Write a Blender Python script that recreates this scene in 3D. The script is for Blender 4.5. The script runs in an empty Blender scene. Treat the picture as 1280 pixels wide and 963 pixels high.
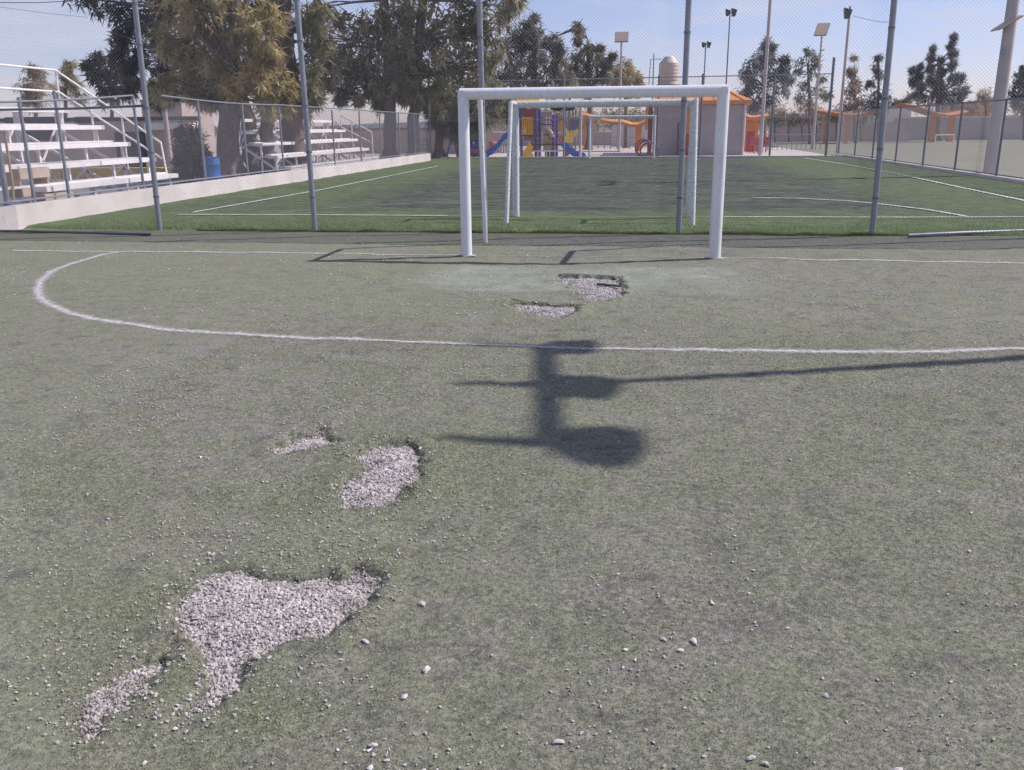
import bpy, math, random
import numpy as np
from mathutils import Vector, Matrix

random.seed(7); RNG = np.random.default_rng(7)
scene = bpy.context.scene
COL = scene.collection

# ------------------------------------------------------------------ camera
FPX, PITCH, YAW, ROLL, CAMH = 1116.94, .2815, -.1401, -.0088, 1.61      # focal length in pixels of a 1280 wide frame
_f = np.array([math.sin(YAW)*math.cos(PITCH), math.cos(YAW)*math.cos(PITCH), -math.sin(PITCH)])
_r = np.array([math.cos(YAW), -math.sin(YAW), 0.]); _u = np.cross(_r, _f)
_R = math.cos(ROLL)*_r + math.sin(ROLL)*_u
_U = -math.sin(ROLL)*_r + math.cos(ROLL)*_u
cam_data = bpy.data.cameras.new('camera'); cam = bpy.data.objects.new('camera', cam_data); COL.objects.link(cam)
cam_data.sensor_width = 36; cam_data.lens = FPX/1280*36; cam_data.clip_end = 3000; cam_data.clip_start = .05
cam.matrix_world = Matrix(((_R[0], _U[0], -_f[0], 0), (_R[1], _U[1], -_f[1], 0), (_R[2], _U[2], -_f[2], CAMH), (0, 0, 0, 1)))
scene.camera = cam

# ------------------------------------------------------------------ world, sun, exposure
SUN_ELEV = math.radians(45.8); SUN_DIR = Vector((.953*math.cos(SUN_ELEV), .303*math.cos(SUN_ELEV), math.sin(SUN_ELEV)))
world = bpy.data.worlds.new('World'); scene.world = world; world.use_nodes = True
wn, wl = world.node_tree.nodes, world.node_tree.links
bg = wn['Background']; bg.inputs['Strength'].default_value = .13
sky = wn.new('ShaderNodeTexSky'); sky.sky_type = 'NISHITA'; sky.sun_disc = False
sky.sun_elevation = SUN_ELEV; sky.sun_rotation = math.atan2(SUN_DIR.x, SUN_DIR.y)
sky.altitude = 1900; sky.air_density = 1.25; sky.dust_density = 1.3; sky.ozone_density = 1.2
tc = wn.new('ShaderNodeTexCoord'); mp = wn.new('ShaderNodeMapping'); mp.inputs['Scale'].default_value = (2.2, 2.2, 8.5)
mp.inputs['Location'].default_value = (1.3, .4, .2)
cn = wn.new('ShaderNodeTexNoise'); cn.inputs['Scale'].default_value = 2.1; cn.inputs['Detail'].default_value = 8; cn.inputs['Roughness'].default_value = .62
cr = wn.new('ShaderNodeValToRGB'); cr.color_ramp.elements[0].position = .44; cr.color_ramp.elements[1].position = .74
cr.color_ramp.elements[0].color = (0, 0, 0, 1); cr.color_ramp.elements[1].color = (.8, .8, .8, 1)
cm = wn.new('ShaderNodeMix'); cm.data_type = 'RGBA'
tint = wn.new('ShaderNodeMix'); tint.data_type = 'RGBA'; tint.blend_type = 'MULTIPLY'; tint.inputs[0].default_value = 1
tint.inputs[7].default_value = (1.17, 1.03, 1.10, 1)
wl.new(tc.outputs['Generated'], mp.inputs[0]); wl.new(mp.outputs[0], cn.inputs[0]); wl.new(cn.outputs[0], cr.inputs[0])
wl.new(cr.outputs[0], cm.inputs[0]); wl.new(sky.outputs[0], tint.inputs[6])
sep = wn.new('ShaderNodeSeparateXYZ'); wl.new(tc.outputs['Generated'], sep.inputs[0]); hr_ = wn.new('ShaderNodeValToRGB'); wl.new(sep.outputs[2], hr_.inputs[0])
hr_.color_ramp.elements[0].position = 0; hr_.color_ramp.elements[0].color = (.70, .74, .98, 1); hr_.color_ramp.elements[1].position = .3; hr_.color_ramp.elements[1].color = (.97, .96, 1, 1)
hz = wn.new('ShaderNodeMix'); hz.data_type = 'RGBA'; hz.blend_type = 'MULTIPLY'; hz.inputs[0].default_value = 1; wl.new(tint.outputs[2], hz.inputs[6]); wl.new(hr_.outputs[0], hz.inputs[7]); wl.new(hz.outputs[2], cm.inputs[6])
cm.inputs[7].default_value = (5.9, 5.8, 6.5, 1); wl.new(cm.outputs[2], bg.inputs[0])
sun_data = bpy.data.lights.new('sun', 'SUN'); sun_data.energy = 4.8; sun_data.angle = math.radians(.53); sun_data.color = (1, .93, .86)
sun = bpy.data.objects.new('sun', sun_data); COL.objects.link(sun); sun.rotation_euler = SUN_DIR.to_track_quat('Z', 'Y').to_euler()
scene.view_settings.view_transform = 'Standard'; scene.view_settings.look = 'None'
scene.view_settings.exposure = 0.0; scene.view_settings.gamma = 1
scene.cycles.max_bounces = 5; scene.cycles.transparent_max_bounces = 6

# ------------------------------------------------------------------ helpers
def ray(u, v): return _f + _R*(u-640)/FPX - _U*(v-481.5)/FPX
C0 = np.array([0, 0, CAMH])
def gp(u, v, z=0.): d = ray(u, v); return C0 + d*(z-CAMH)/d[2]
def atY(u, v, Y): d = ray(u, v); return C0 + d*Y/d[1]
def atX(u, v, X): d = ray(u, v); return C0 + d*X/d[0]

def tag(o, label=None, cat=None, group=None, kind=None):
    if label: o['label'] = label
    if cat: o['category'] = cat
    if group: o['group'] = group
    if kind: o['kind'] = kind
    return o
def thing(name, label, cat, loc=(0, 0, 0), group=None):
    o = bpy.data.objects.new(name, None); COL.objects.link(o); o.location = Vector([float(c) for c in loc]); o.empty_display_size = .2
    return tag(o, label, cat, group)
def mesh_np(name, V, F, mat, parent=None, smooth=False, attrs=None):
    """V (n,3), F (m,k) with constant k, one mesh object"""
    V = np.asarray(V, np.float32); F = np.asarray(F, np.int32)
    if parent is not None: V = V - np.array(root_loc(parent), np.float32)
    me = bpy.data.meshes.new(name); me.vertices.add(len(V)); me.vertices.foreach_set('co', V.ravel())
    k = F.shape[1]; me.loops.add(F.size); me.loops.foreach_set('vertex_index', F.ravel())
    me.polygons.add(len(F)); me.polygons.foreach_set('loop_start', np.arange(0, F.size, k, dtype=np.int32))
    me.polygons.foreach_set('use_smooth', np.full(len(F), smooth))
    me.update(calc_edges=True)
    for a, val in (attrs or {}).items():
        at = me.attributes.new(a, 'FLOAT', 'POINT'); at.data.foreach_set('value', np.asarray(val, np.float32))
    me.materials.append(mat); o = bpy.data.objects.new(name, me); COL.objects.link(o)
    if parent is not None: o.parent = parent
    return o
def root_loc(p):
    l = Vector((0, 0, 0))
    while p is not None: l += p.location; p = p.parent
    return l
class MB:
    def __init__(s): s.v = []; s.f = []; s.sm = []
    def add(s, vs, fs, sm=False):
        n = len(s.v); s.v += [tuple(map(float, v)) for v in vs]; s.f += [tuple(i+n for i in f) for f in fs]; s.sm += [sm]*len(fs); return s
    def box(s, lo, hi):
        x0, y0, z0 = lo; x1, y1, z1 = hi
        return s.add([(x0,y0,z0),(x1,y0,z0),(x1,y1,z0),(x0,y1,z0),(x0,y0,z1),(x1,y0,z1),(x1,y1,z1),(x0,y1,z1)],
                     [(0,3,2,1),(4,5,6,7),(0,1,5,4),(1,2,6,5),(2,3,7,6),(3,0,4,7)])
    def beam(s, a, b, w, h, up=(0, 0, 1)):
        a, b = Vector([float(c) for c in a]), Vector([float(c) for c in b]); d = (b-a).normalized(); up = Vector(up)
        if abs(d.dot(up)) > .98: up = Vector((0, 1, 0))
        x = d.cross(up).normalized()*w/2; y = x.cross(d).normalized()*h/2
        vs = [p+i*x+j*y for p in (a, b) for i, j in ((-1,-1),(1,-1),(1,1),(-1,1))]
        return s.add(vs, [(0,3,2,1),(4,5,6,7),(0,1,5,4),(1,2,6,5),(2,3,7,6),(3,0,4,7)])
    def tube(s, pts, r, n=8, caps=True):
        pts = [Vector([float(c) for c in p]) for p in pts]; rs = r if hasattr(r, '__len__') else [r]*len(pts)
        prev = None; vs = []; N = len(pts)
        for i, p in enumerate(pts):
            d = ((pts[i+1] if i < N-1 else p) - (pts[i-1] if i else p)).normalized()
            if prev is None: x = d.cross(Vector((0, 0, 1)) if abs(d.z) < .9 else Vector((1, 0, 0))).normalized()
            else: x = (prev - d*prev.dot(d)).normalized()
            prev = x; y = d.cross(x)
            for k in range(n):
                a = 2*math.pi*k/n; vs.append(p + (x*math.cos(a)+y*math.sin(a))*rs[i])
        fs = [(i*n+k, i*n+(k+1) % n, (i+1)*n+(k+1) % n, (i+1)*n+k) for i in range(N-1) for k in range(n)]
        s.add(vs, fs, True)
        if caps: s.add(vs[:n], [tuple(range(n))[::-1]]); s.add(vs[-n:], [tuple(range(n))])
        return s
    def lathe(s, c, prof, n=20):
        c = Vector([float(q) for q in c]); vs = [c+Vector((r*math.cos(2*math.pi*k/n), r*math.sin(2*math.pi*k/n), z)) for r, z in prof for k in range(n)]
        fs = [(i*n+k, i*n+(k+1) % n, (i+1)*n+(k+1) % n, (i+1)*n+k) for i in range(len(prof)-1) for k in range(n)]
        return s.add(vs, fs, True)
    def prism(s, poly, a, b):
        """closed outline (list of 3D points) extruded by vector b-a"""
        off = Vector([float(x) for x in b]) - Vector([float(x) for x in a]); P = [Vector([float(c) for c in p]) for p in poly]; n = len(P)
        return s.add(P+[p+off for p in P], [tuple(range(n))[::-1], tuple(range(n, 2*n))]+[(i, (i+1) % n, n+(i+1) % n, n+i) for i in range(n)])
    def build(s, name, mat, parent=None, bevel=0):
        l = root_loc(parent) if parent is not None else Vector((0, 0, 0))
        me = bpy.data.meshes.new(name); me.from_pydata([(v[0]-l.x, v[1]-l.y, v[2]-l.z) for v in s.v], [], s.f)
        me.polygons.foreach_set('use_smooth', s.sm); me.materials.append(mat); me.update()
        o = bpy.data.objects.new(name, me); COL.objects.link(o)
        if parent is not None: o.parent = parent
        if bevel:
            m = o.modifiers.new('bevel', 'BEVEL'); m.width = bevel; m.segments = 2; m.limit_method = 'ANGLE'
        return o
def copy_tree(o, parent=None):
    c = o.copy(); COL.objects.link(c)
    if parent is not None: c.parent = parent
    for ch in list(o.children): copy_tree(ch, c)
    return c

# ------------------------------------------------------------------ materials
def nodes(name):
    m = bpy.data.materials.new(name); m.use_nodes = True; nt = m.node_tree
    return m, nt, nt.nodes['Principled BSDF']
def noise(nt, scale, detail=4, rough=.55, coord='Object', stretch=None):
    n = nt.nodes.new('ShaderNodeTexNoise'); n.inputs['Scale'].default_value = scale; n.inputs['Detail'].default_value = detail; n.inputs['Roughness'].default_value = rough
    if coord == 'Position': g = nt.nodes.new('ShaderNodeNewGeometry'); src = g.outputs['Position']
    else: g = nt.nodes.new('ShaderNodeTexCoord'); src = g.outputs[coord]
    if stretch:
        mpn = nt.nodes.new('ShaderNodeMapping'); mpn.inputs['Scale'].default_value = stretch; nt.links.new(src, mpn.inputs[0]); src = mpn.outputs[0]
    nt.links.new(src, n.inputs['Vector']); return n.outputs[0]
def ramp(nt, src, p0, p1, c0=(0, 0, 0, 1), c1=(1, 1, 1, 1)):
    r = nt.nodes.new('ShaderNodeValToRGB'); e = r.color_ramp.elements; e[0].position = p0; e[1].position = p1; e[0].color = c0; e[1].color = c1
    nt.links.new(src, r.inputs[0]); return r.outputs[0]
def mix(nt, fac, a, b, mode='MIX'):
    m = nt.nodes.new('ShaderNodeMix'); m.data_type = 'RGBA'; m.blend_type = mode
    for sock, val in ((m.inputs[0], fac), (m.inputs[6], a), (m.inputs[7], b)):
        if isinstance(val, (int, float)): sock.default_value = val
        elif isinstance(val, tuple): sock.default_value = val if len(val) == 4 else (*val, 1)
        else: nt.links.new(val, sock)
    return m.outputs[2]
def mul(nt, a, b, op='MULTIPLY'):
    m = nt.nodes.new('ShaderNodeMath'); m.operation = op
    for sock, val in ((m.inputs[0], a), (m.inputs[1], b)):
        if isinstance(val, (int, float)): sock.default_value = val
        else: nt.links.new(val, sock)
    m.use_clamp = True
    return m.outputs[0]
def bump(nt, bs, src, strength=.3, dist=.01):
    b = nt.nodes.new('ShaderNodeBump'); b.inputs['Strength'].default_value = strength; b.inputs['Distance'].default_value = dist
    nt.links.new(src, b.inputs['Height']); nt.links.new(b.outputs[0], bs.inputs['Normal'])
def attr(nt, name):
    a = nt.nodes.new('ShaderNodeAttribute'); a.attribute_name = name; return a.outputs['Fac']
def simple(name, c, rough=.6, metal=0., var=.18, scale=6., bumps=.15, spec=.4, stain=None, stretch=None):
    m, nt, bs = nodes(name); bs.inputs['Roughness'].default_value = rough; bs.inputs['Metallic'].default_value = metal
    bs.inputs['Specular IOR Level'].default_value = spec
    n = noise(nt, scale, 6, .6, 'Position', stretch); n2 = noise(nt, scale*7, 4, .6, 'Position')
    dark = tuple(x*(1-var) for x in c); light = tuple(min(1, x*(1+var)) for x in c)
    col = mix(nt, ramp(nt, n, .3, .7), dark, light)
    if stain: col = mix(nt, mul(nt, ramp(nt, n2, .55, .72), .6), col, stain)
    nt.links.new(col, bs.inputs['Base Color'])
    if bumps: bump(nt, bs, n2, bumps, .006)
    return m

def leafmat(name, c0, c1, c2, trans=.25):
    m, nt, bs = nodes(name); bs.inputs['Roughness'].default_value = .7; bs.inputs['Specular IOR Level'].default_value = .15
    g = nt.nodes.new('ShaderNodeNewGeometry'); n = noise(nt, .9, 3, .5, 'Position')
    tn = attr(nt, 'tone'); dk = tuple(x*.3 for x in c0)
    col = mix(nt, ramp(nt, n, .35, .65), c0, c1); col = mix(nt, ramp(nt, tn, .05, .6, (1, 1, 1, 1), (0, 0, 0, 1)), col, dk); col = mix(nt, ramp(nt, tn, .55, 1.), col, c2)
    col = mix(nt, mul(nt, g.outputs['Random Per Island'], .5), col, c2)
    nt.links.new(col, bs.inputs['Base Color'])
    t = nt.nodes.new('ShaderNodeBsdfTranslucent'); nt.links.new(col, t.inputs[0]); ms = nt.nodes.new('ShaderNodeMixShader'); ms.inputs[0].default_value = trans
    out = nt.nodes['Material Output']; nt.links.new(bs.outputs[0], ms.inputs[1]); nt.links.new(t.outputs[0], ms.inputs[2]); nt.links.new(ms.outputs[0], out.inputs[0])
    return m

M = {}
M['galv'] = simple('galvanised_steel', (.27, .29, .34), .45, .35, .16, 9, .08, stain=(.24, .22, .21))
M['galv_dark'] = simple('weathered_pipe', (.16, .18, .21), .5, .4, .2, 6, .1, stain=(.14, .1, .08))
M['wire'] = simple('galvanised_wire', (.34, .34, .37), .45, .3, .1, 4, 0)
M['wire_old'] = simple('weathered_wire', (.44, .41, .43), .6, .2, .1, 4, 0)
M['white_paint'] = simple('white_enamel', (.74, .74, .78), .42, 0, .05, 3, .05, stain=(.55, .52, .5))
M['goal_worn'] = simple('worn_white_paint', (.68, .70, .73), .5, .05, .25, 22, .1, stain=(.28, .27, .28))
M['bleacher'] = simple('bleacher_white', (.84, .79, .80), .5, 0, .1, 4, .08, stain=(.5, .42, .38))
M['wood'] = simple('raw_timber', (.42, .30, .2), .75, 0, .25, 5, .2, stretch=(1, 1, 6))
M['concrete'] = simple('rendered_concrete', (.63, .57, .565), .85, 0, .13, 1.1, .3, stain=(.44, .40, .36))
M['concrete_pole'] = simple('painted_concrete_pole', (.5, .42, .43), .8, 0, .12, 1.5, .2, stain=(.38, .34, .33))
M['dirt'] = simple('dry_dirt', (.36, .31, .27), .95, 0, .2, .35, .4, stain=(.26, .25, .17))
M['asphalt'] = simple('grey_court', (.20, .20, .22), .85, 0, .2, .6, .25, stain=(.3, .27, .25))
M['slab'] = simple('pale_concrete_slab', (.52, .47, .45), .85, 0, .1, .8, .2, stain=(.4, .36, .34))
M['blue'] = simple('blue_plastic', (.03, .13, .40), .4, 0, .1, 3, .02)
M['slide_blue'] = simple('slide_blue', (.02, .11, .5), .35, 0, .1, 3, .02)
M['purple'] = simple('purple_post', (.09, .06, .28), .4, 0, .1, 3, .02, stain=(.2, .1, .2))
M['yellow'] = simple('yellow_plastic', (.88, .44, .03), .45, 0, .1, 3, .02)
M['yellow_pale'] = simple('pale_yellow_plastic', (.92, .6, .1), .45, 0, .12, 3, .02)
M['red'] = simple('red_plastic', (.45, .03, .05), .45, 0, .15, 3, .02)
M['dark_red'] = simple('dark_red_steel', (.16, .03, .05), .45, 0, .15, 3, .02)
M['pink_red'] = simple('faded_red_plastic', (.42, .1, .13), .5, 0, .15, 3, .02)
M['orange'] = simple('orange_paint', (.68, .24, .05), .6, 0, .14, 2, .05, stain=(.6, .32, .16))
M['roof_orange'] = simple('orange_roof', (.62, .24, .08), .7, 0, .16, 3, .15, stain=(.5, .3, .18))
M['beige'] = simple('beige_panel', (.45, .36, .24), .7, 0, .25, 3, .1)
M['brown'] = simple('dark_brown', (.06, .035, .03), .6, 0, .2, 3, .1)
M['black'] = simple('dark_foliage_plastic', (.02, .02, .03), .6, 0, .2, 3, .1)
M['tank'] = simple('beige_tank_plastic', (.62, .54, .48), .55, 0, .08, 2, .03, stain=(.42, .35, .32))
M['panel_tan'] = simple('panel_back_tan', (.36, .28, .24), .5, .1, .1, 5, .03)
M['lamp_dark'] = simple('lamp_housing', (.06, .07, .09), .4, .3, .1, 5, .03)
M['grey_wall'] = simple('grey_render_wall', (.40, .345, .355), .9, 0, .12, 1.2, .25, stain=(.38, .32, .34))
M['pink_wall'] = simple('faded_pink_wall', (.46, .36, .35), .9, 0, .14, .7, .2, stain=(.36, .29, .27))
M['tan_wall'] = simple('tan_wall', (.50, .38, .28), .9, 0, .14, .6, .2, stain=(.36, .29, .24))
M['cream_wall'] = simple('cream_wall', (.55, .44, .36), .9, 0, .14, .6, .2, stain=(.40, .32, .28))
M['yellow_kerb'] = simple('yellow_kerb_paint', (.62, .42, .12), .75, 0, .2, 3, .1, stain=(.4, .34, .26))
M['window'] = simple('dark_window', (.05, .05, .07), .25, 0, .2, 3, 0)
M['bark'] = simple('grey_brown_bark', (.17, .125, .11), .95, 0, .35, 5, 1.2, stain=(.30, .235, .21), stretch=(3, 3, .6))
M['rust'] = simple('rusty_pipe', (.12, .08, .07), .8, .2, .3, 6, .2)
M['rubber'] = simple('black_rubber_mat', (.03, .03, .035), .8, 0, .3, 12, .4)
M['leaf_olive'] = leafmat('olive_needles', (.13, .135, .07), (.23, .225, .11), (.42, .38, .23), .45)
M['leaf_yellow'] = leafmat('yellowing_needles', (.55, .38, .13), (.68, .48, .18), (.75, .60, .34), .45)
M['leaf_gold'] = leafmat('golden_olive_needles', (.29, .24, .09), (.48, .39, .15), (.70, .58, .33), .45)
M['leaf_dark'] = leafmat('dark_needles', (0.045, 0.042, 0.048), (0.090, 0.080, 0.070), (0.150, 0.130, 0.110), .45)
M['leaf_brown'] = leafmat('brown_olive_needles', (.175, .165, .09), (.31, .275, .155), (.60, .52, .34), .45)
M['leaf_grey'] = leafmat('grey_green_leaves', (.12, .125, .10), (.21, .205, .155), (.38, .35, .28), .45)
M['leaf_far'] = leafmat('far_tree_leaves', (.12, .13, .135), (.19, .195, .195), (.34, .33, .34), .45)  # leaf colours lightened so distant trees look hazy; no haze in the air
M['leaf_dry'] = leafmat('dry_brown_leaves', (0.308, 0.231, 0.187), (0.418, 0.330, 0.253), (0.550, 0.462, 0.385), .45)

for key, rust, p0 in (('white_paint', (.30, .22, .18), .70), ('goal_worn', (.26, .22, .21), .64)):
    nt = M[key].node_tree; bs = nt.nodes['Principled BSDF']; src = bs.inputs['Base Color'].links[0].from_socket
    c = mix(nt, mul(nt, ramp(nt, noise(nt, 34, 6, .75, 'Position', (1, 1, .6)), p0, p0+.02), .8), src, rust); c = mix(nt, mul(nt, ramp(nt, noise(nt, 5, 5, .7, 'Position', (1, 1, .3)), .52, .75), .35), c, (.50, .46, .42)); nt.links.new(c, bs.inputs['Base Color'])
def blockwall(name, c, mortar, sx, sy):
    m, nt, bs = nodes(name); bs.inputs['Roughness'].default_value = .9
    g = nt.nodes.new('ShaderNodeNewGeometry'); mpn = nt.nodes.new('ShaderNodeMapping'); mpn.inputs['Rotation'].default_value = (math.radians(90), 0, 0)
    nt.links.new(g.outputs['Position'], mpn.inputs[0])
    b = nt.nodes.new('ShaderNodeTexBrick'); b.inputs['Scale'].default_value = 1; b.inputs['Brick Width'].default_value = sx; b.inputs['Row Height'].default_value = sy
    b.inputs['Mortar Size'].default_value = .02; b.inputs['Color1'].default_value = (*c, 1); b.inputs['Color2'].default_value = (*[x*.85 for x in c], 1); b.inputs['Mortar'].default_value = (*mortar, 1)
    nt.links.new(mpn.outputs[0], b.inputs[0]); n = noise(nt, .5, 5, .6, 'Position')
    nt.links.new(mix(nt, ramp(nt, n, .35, .7), b.outputs[0], tuple(x*.8 for x in c)), bs.inputs['Base Color']); return m
M['blocks'] = blockwall('white_block_wall', (.46, .43, .45), (.3, .28, .29), .6, .3)

# turf: the same colours for sheet and blades
def turf_color(nt, far=False, blade=False):
    big = noise(nt, .55, 5, .6, 'Position'); mid = noise(nt, 3.2, 5, .65, 'Position'); fine = noise(nt, 38, 4, .7, 'Position'); grain = noise(nt, 170, 3, .7, 'Position')
    if far:
        st = noise(nt, 1.1, 6, .7, 'Position', (.35, 1.6, 1)); f2 = noise(nt, 7, 7, .8, 'Position', (.45, 1.2, 1))
        wear = attr(nt, 'wear')
        green = mix(nt, ramp(nt, f2, .36, .64), (.065, .095, .04), (.17, .215, .10))
        worn = mix(nt, ramp(nt, f2, .40, .62), (.014, .018, .019), (.125, .13, .122))
        m_ = mul(nt, ramp(nt, st, .30, .55), wear)
        col = mix(nt, m_, green, worn)
        sp = ramp(nt, noise(nt, 60, 2, .5, 'Position'), .68, .76); col = mix(nt, mul(nt, sp, .6), col, (.42, .41, .41))
        return col, f2
    olive = mix(nt, ramp(nt, fine, .3, .72), (0.121, 0.133, 0.090), (0.298, 0.298, 0.222))
    dust = mix(nt, ramp(nt, fine, .3, .72), (0.162, 0.155, 0.142), (0.341, 0.323, 0.302))
    col = mix(nt, mul(nt, ramp(nt, mid, .38, .68), ramp(nt, big, .34, .62)), olive, dust)
    rub = ramp(nt, noise(nt, 5.5, 8, .72, 'Position', (1, 1.3, 1)), .52, .66)
    col = mix(nt, mul(nt, rub, .62), col, (.10, .092, .10)); sm = ramp(nt, noise(nt, 17, 5, .75, 'Position'), .56, .68); col = mix(nt, mul(nt, sm, .35), col, (.09, .09, .085))
    col = mix(nt, mul(nt, attr(nt, 'green'), .6), col, mix(nt, ramp(nt, fine, .3, .7), (0.129, 0.152, 0.087), (0.289, 0.307, 0.204)))
    col = mix(nt, mul(nt, attr(nt, 'pale'), .9), col, mix(nt, ramp(nt, mid, .3, .7), (.215, .238, .195), (.325, .345, .295)))
    col = mix(nt, mul(nt, attr(nt, 'rubber'), .75), col, mix(nt, ramp(nt, fine, .4, .7), (.07, .065, .07), (.26, .24, .245)))
    if not blade:
        sp = ramp(nt, grain, .66, .74); col = mix(nt, mul(nt, sp, .55), col, (.4, .38, .38))
        s2 = ramp(nt, noise(nt, 48, 2, .5, 'Position'), .66, .74); col = mix(nt, mul(nt, s2, .5), col, (.48, .46, .45)); dk = ramp(nt, grain, .32, .4, (1, 1, 1, 1), (0, 0, 0, 1)); col = mix(nt, mul(nt, dk, .45), col, (.05, .052, .05))
    return col, grain
m, nt, bs = nodes('near_turf'); bs.inputs['Roughness'].default_value = .95; bs.inputs['Specular IOR Level'].default_value = .15
c, g = turf_color(nt); nt.links.new(c, bs.inputs['Base Color']); bump(nt, bs, mul(nt, g, noise(nt, 60, 3, .7, 'Position'), 'ADD'), .9, .012); M['turf'] = m
m, nt, bs = nodes('turf_fibres'); bs.inputs['Roughness'].default_value = .85; bs.inputs['Specular IOR Level'].default_value = .15
c, g = turf_color(nt, blade=True); gg = nt.nodes.new('ShaderNodeNewGeometry')
c = mix(nt, ramp(nt, gg.outputs['Random Per Island'], .35, 1), mix(nt, 1, c, (.60, .62, .55), 'MULTIPLY'), (.48, .465, .37)); nt.links.new(c, bs.inputs['Base Color']); M['blades'] = m
m, nt, bs = nodes('far_turf'); bs.inputs['Roughness'].default_value = .95; bs.inputs['Specular IOR Level'].default_value = .1
c, g = turf_color(nt, far=True); nt.links.new(c, bs.inputs['Base Color']); bump(nt, bs, g, .8, .03); M['turf_far'] = m
M['blades_far'] = leafmat('green_fibres', (.13, .19, .065), (.19, .265, .095), (.34, .40, .22), .3)
m, nt, bs = nodes('dry_field'); bs.inputs['Roughness'].default_value = .95
c = mix(nt, ramp(nt, noise(nt, .25, 6, .65, 'Position', (1, 2.5, 1)), .35, .65), (.16, .17, .11), (.27, .25, .19)); c = mix(nt, mul(nt, ramp(nt, noise(nt, 9, 4, .7, 'Position'), .4, .7), .5), c, (.2, .2, .13))
nt.links.new(c, bs.inputs['Base Color']); M['dry_field'] = m
m, nt, bs = nodes('gravel_bed'); bs.inputs['Roughness'].default_value = .95
c = mix(nt, ramp(nt, noise(nt, 90, 4, .7, 'Position'), .35, .65), (.24, .215, .215), (.50, .455, .455)); nt.links.new(c, bs.inputs['Base Color']); bump(nt, bs, noise(nt, 70, 4, .7, 'Position'), 1, .01); M['bed'] = m
m, nt, bs = nodes('crushed_stone'); bs.inputs['Roughness'].default_value = .85; gg = nt.nodes.new('ShaderNodeNewGeometry')
c = mix(nt, gg.outputs['Random Per Island'], (.34, .305, .305), (.70, .645, .64)); c = mix(nt, mul(nt, ramp(nt, noise(nt, 120, 3, .6, 'Position'), .4, .7), .35), c, (.3, .26, .27)); c = mix(nt, mul(nt, ramp(nt, noise(nt, 9, 5, .7, 'Position'), .42, .62), .6), c, (.27, .245, .24))
nt.links.new(c, bs.inputs['Base Color']); M['stone'] = m
m, nt, bs = nodes('pale_pebble'); bs.inputs['Roughness'].default_value = .85; gg = nt.nodes.new('ShaderNodeObjectInfo'); g3 = nt.nodes.new('ShaderNodeNewGeometry')
c = mix(nt, gg.outputs['Random'], (.48, .445, .44), (.72, .68, .67)); c = mix(nt, mul(nt, g3.outputs['Random Per Island'], .45), c, (.40, .37, .37)); c = mix(nt, mul(nt, ramp(nt, noise(nt, 90, 3, .6, 'Position'), .45, .7), .3), c, (.42, .38, .37))
nt.links.new(c, bs.inputs['Base Color']); M['pebble'] = m
def linemat(name, c, wear0, wear1, scale):
    m, nt, bs = nodes(name); bs.inputs['Roughness'].default_value = .9
    n = noise(nt, scale, 8, .75, 'Position'); col = mix(nt, ramp(nt, noise(nt, 45, 3, .6, 'Position'), .3, .7), tuple(x*.8 for x in c), c)
    nt.links.new(col, bs.inputs['Base Color']); tr = nt.nodes.new('ShaderNodeBsdfTransparent'); ms = nt.nodes.new('ShaderNodeMixShader')
    ed = mul(nt, mul(nt, attr(nt, 'edge'), .55), 1.0)
    sb = nt.nodes.new('ShaderNodeMath'); sb.operation = 'SUBTRACT'; nt.links.new(n, sb.inputs[0]); nt.links.new(ed, sb.inputs[1]); ad = nt.nodes.new('ShaderNodeMath'); ad.operation = 'ADD'; nt.links.new(sb.outputs[0], ad.inputs[0]); ad.inputs[1].default_value = .17
    nt.links.new(ramp(nt, ad.outputs[0], wear0, wear1), ms.inputs[0]); nt.links.new(tr.outputs[0], ms.inputs[1]); nt.links.new(bs.outputs[0], ms.inputs[2])
    nt.links.new(ms.outputs[0], nt.nodes['Material Output'].inputs[0]); return m
M['line'] = linemat('chalky_line_paint', (.60, .58, .59), .36, .74, 22)
M['line_worn'] = linemat('worn_line_paint', (.52, .50, .515), .44, .78, 26)
M['line_mid'] = linemat('half_worn_line_paint', (.57, .545, .56), .40, .72, 30)
M['line_far'] = linemat('far_line_paint', (.70, .69, .69), .36, .5, 6)

# ------------------------------------------------------------------ value noise in numpy
def vnoise(x, y, cell, seed):
    r = np.random.default_rng(seed); G = r.random((256, 256)); u = x/cell; v = y/cell; i = np.floor(u).astype(int); j = np.floor(v).astype(int)
    a = u-i; b = v-j; a = a*a*(3-2*a); b = b*b*(3-2*b); i0, i1, j0, j1 = i % 256, (i+1) % 256, j % 256, (j+1) % 256
    return (G[i0, j0]*(1-a)+G[i1, j0]*a)*(1-b)+(G[i0, j1]*(1-a)+G[i1, j1]*a)*b - .5
def poly_sd(X, Y, P):
    """signed distance to polygon, negative inside"""
    d = np.full(X.shape, 1e9); ins = np.zeros(X.shape, bool); n = len(P)
    for k in range(n):
        ax, ay = P[k]; bx, by = P[(k+1) % n]; ex, ey = bx-ax, by-ay; t = np.clip(((X-ax)*ex+(Y-ay)*ey)/(ex*ex+ey*ey), 0, 1)
        d = np.minimum(d, (X-ax-t*ex)**2+(Y-ay-t*ey)**2)
        c = (ay > Y) != (by > Y); xi = ax+(Y-ay)*ex/(ey if ey else 1e-9); ins ^= c & (X < xi)
    d = np.sqrt(d); return np.where(ins, -d, d)

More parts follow.
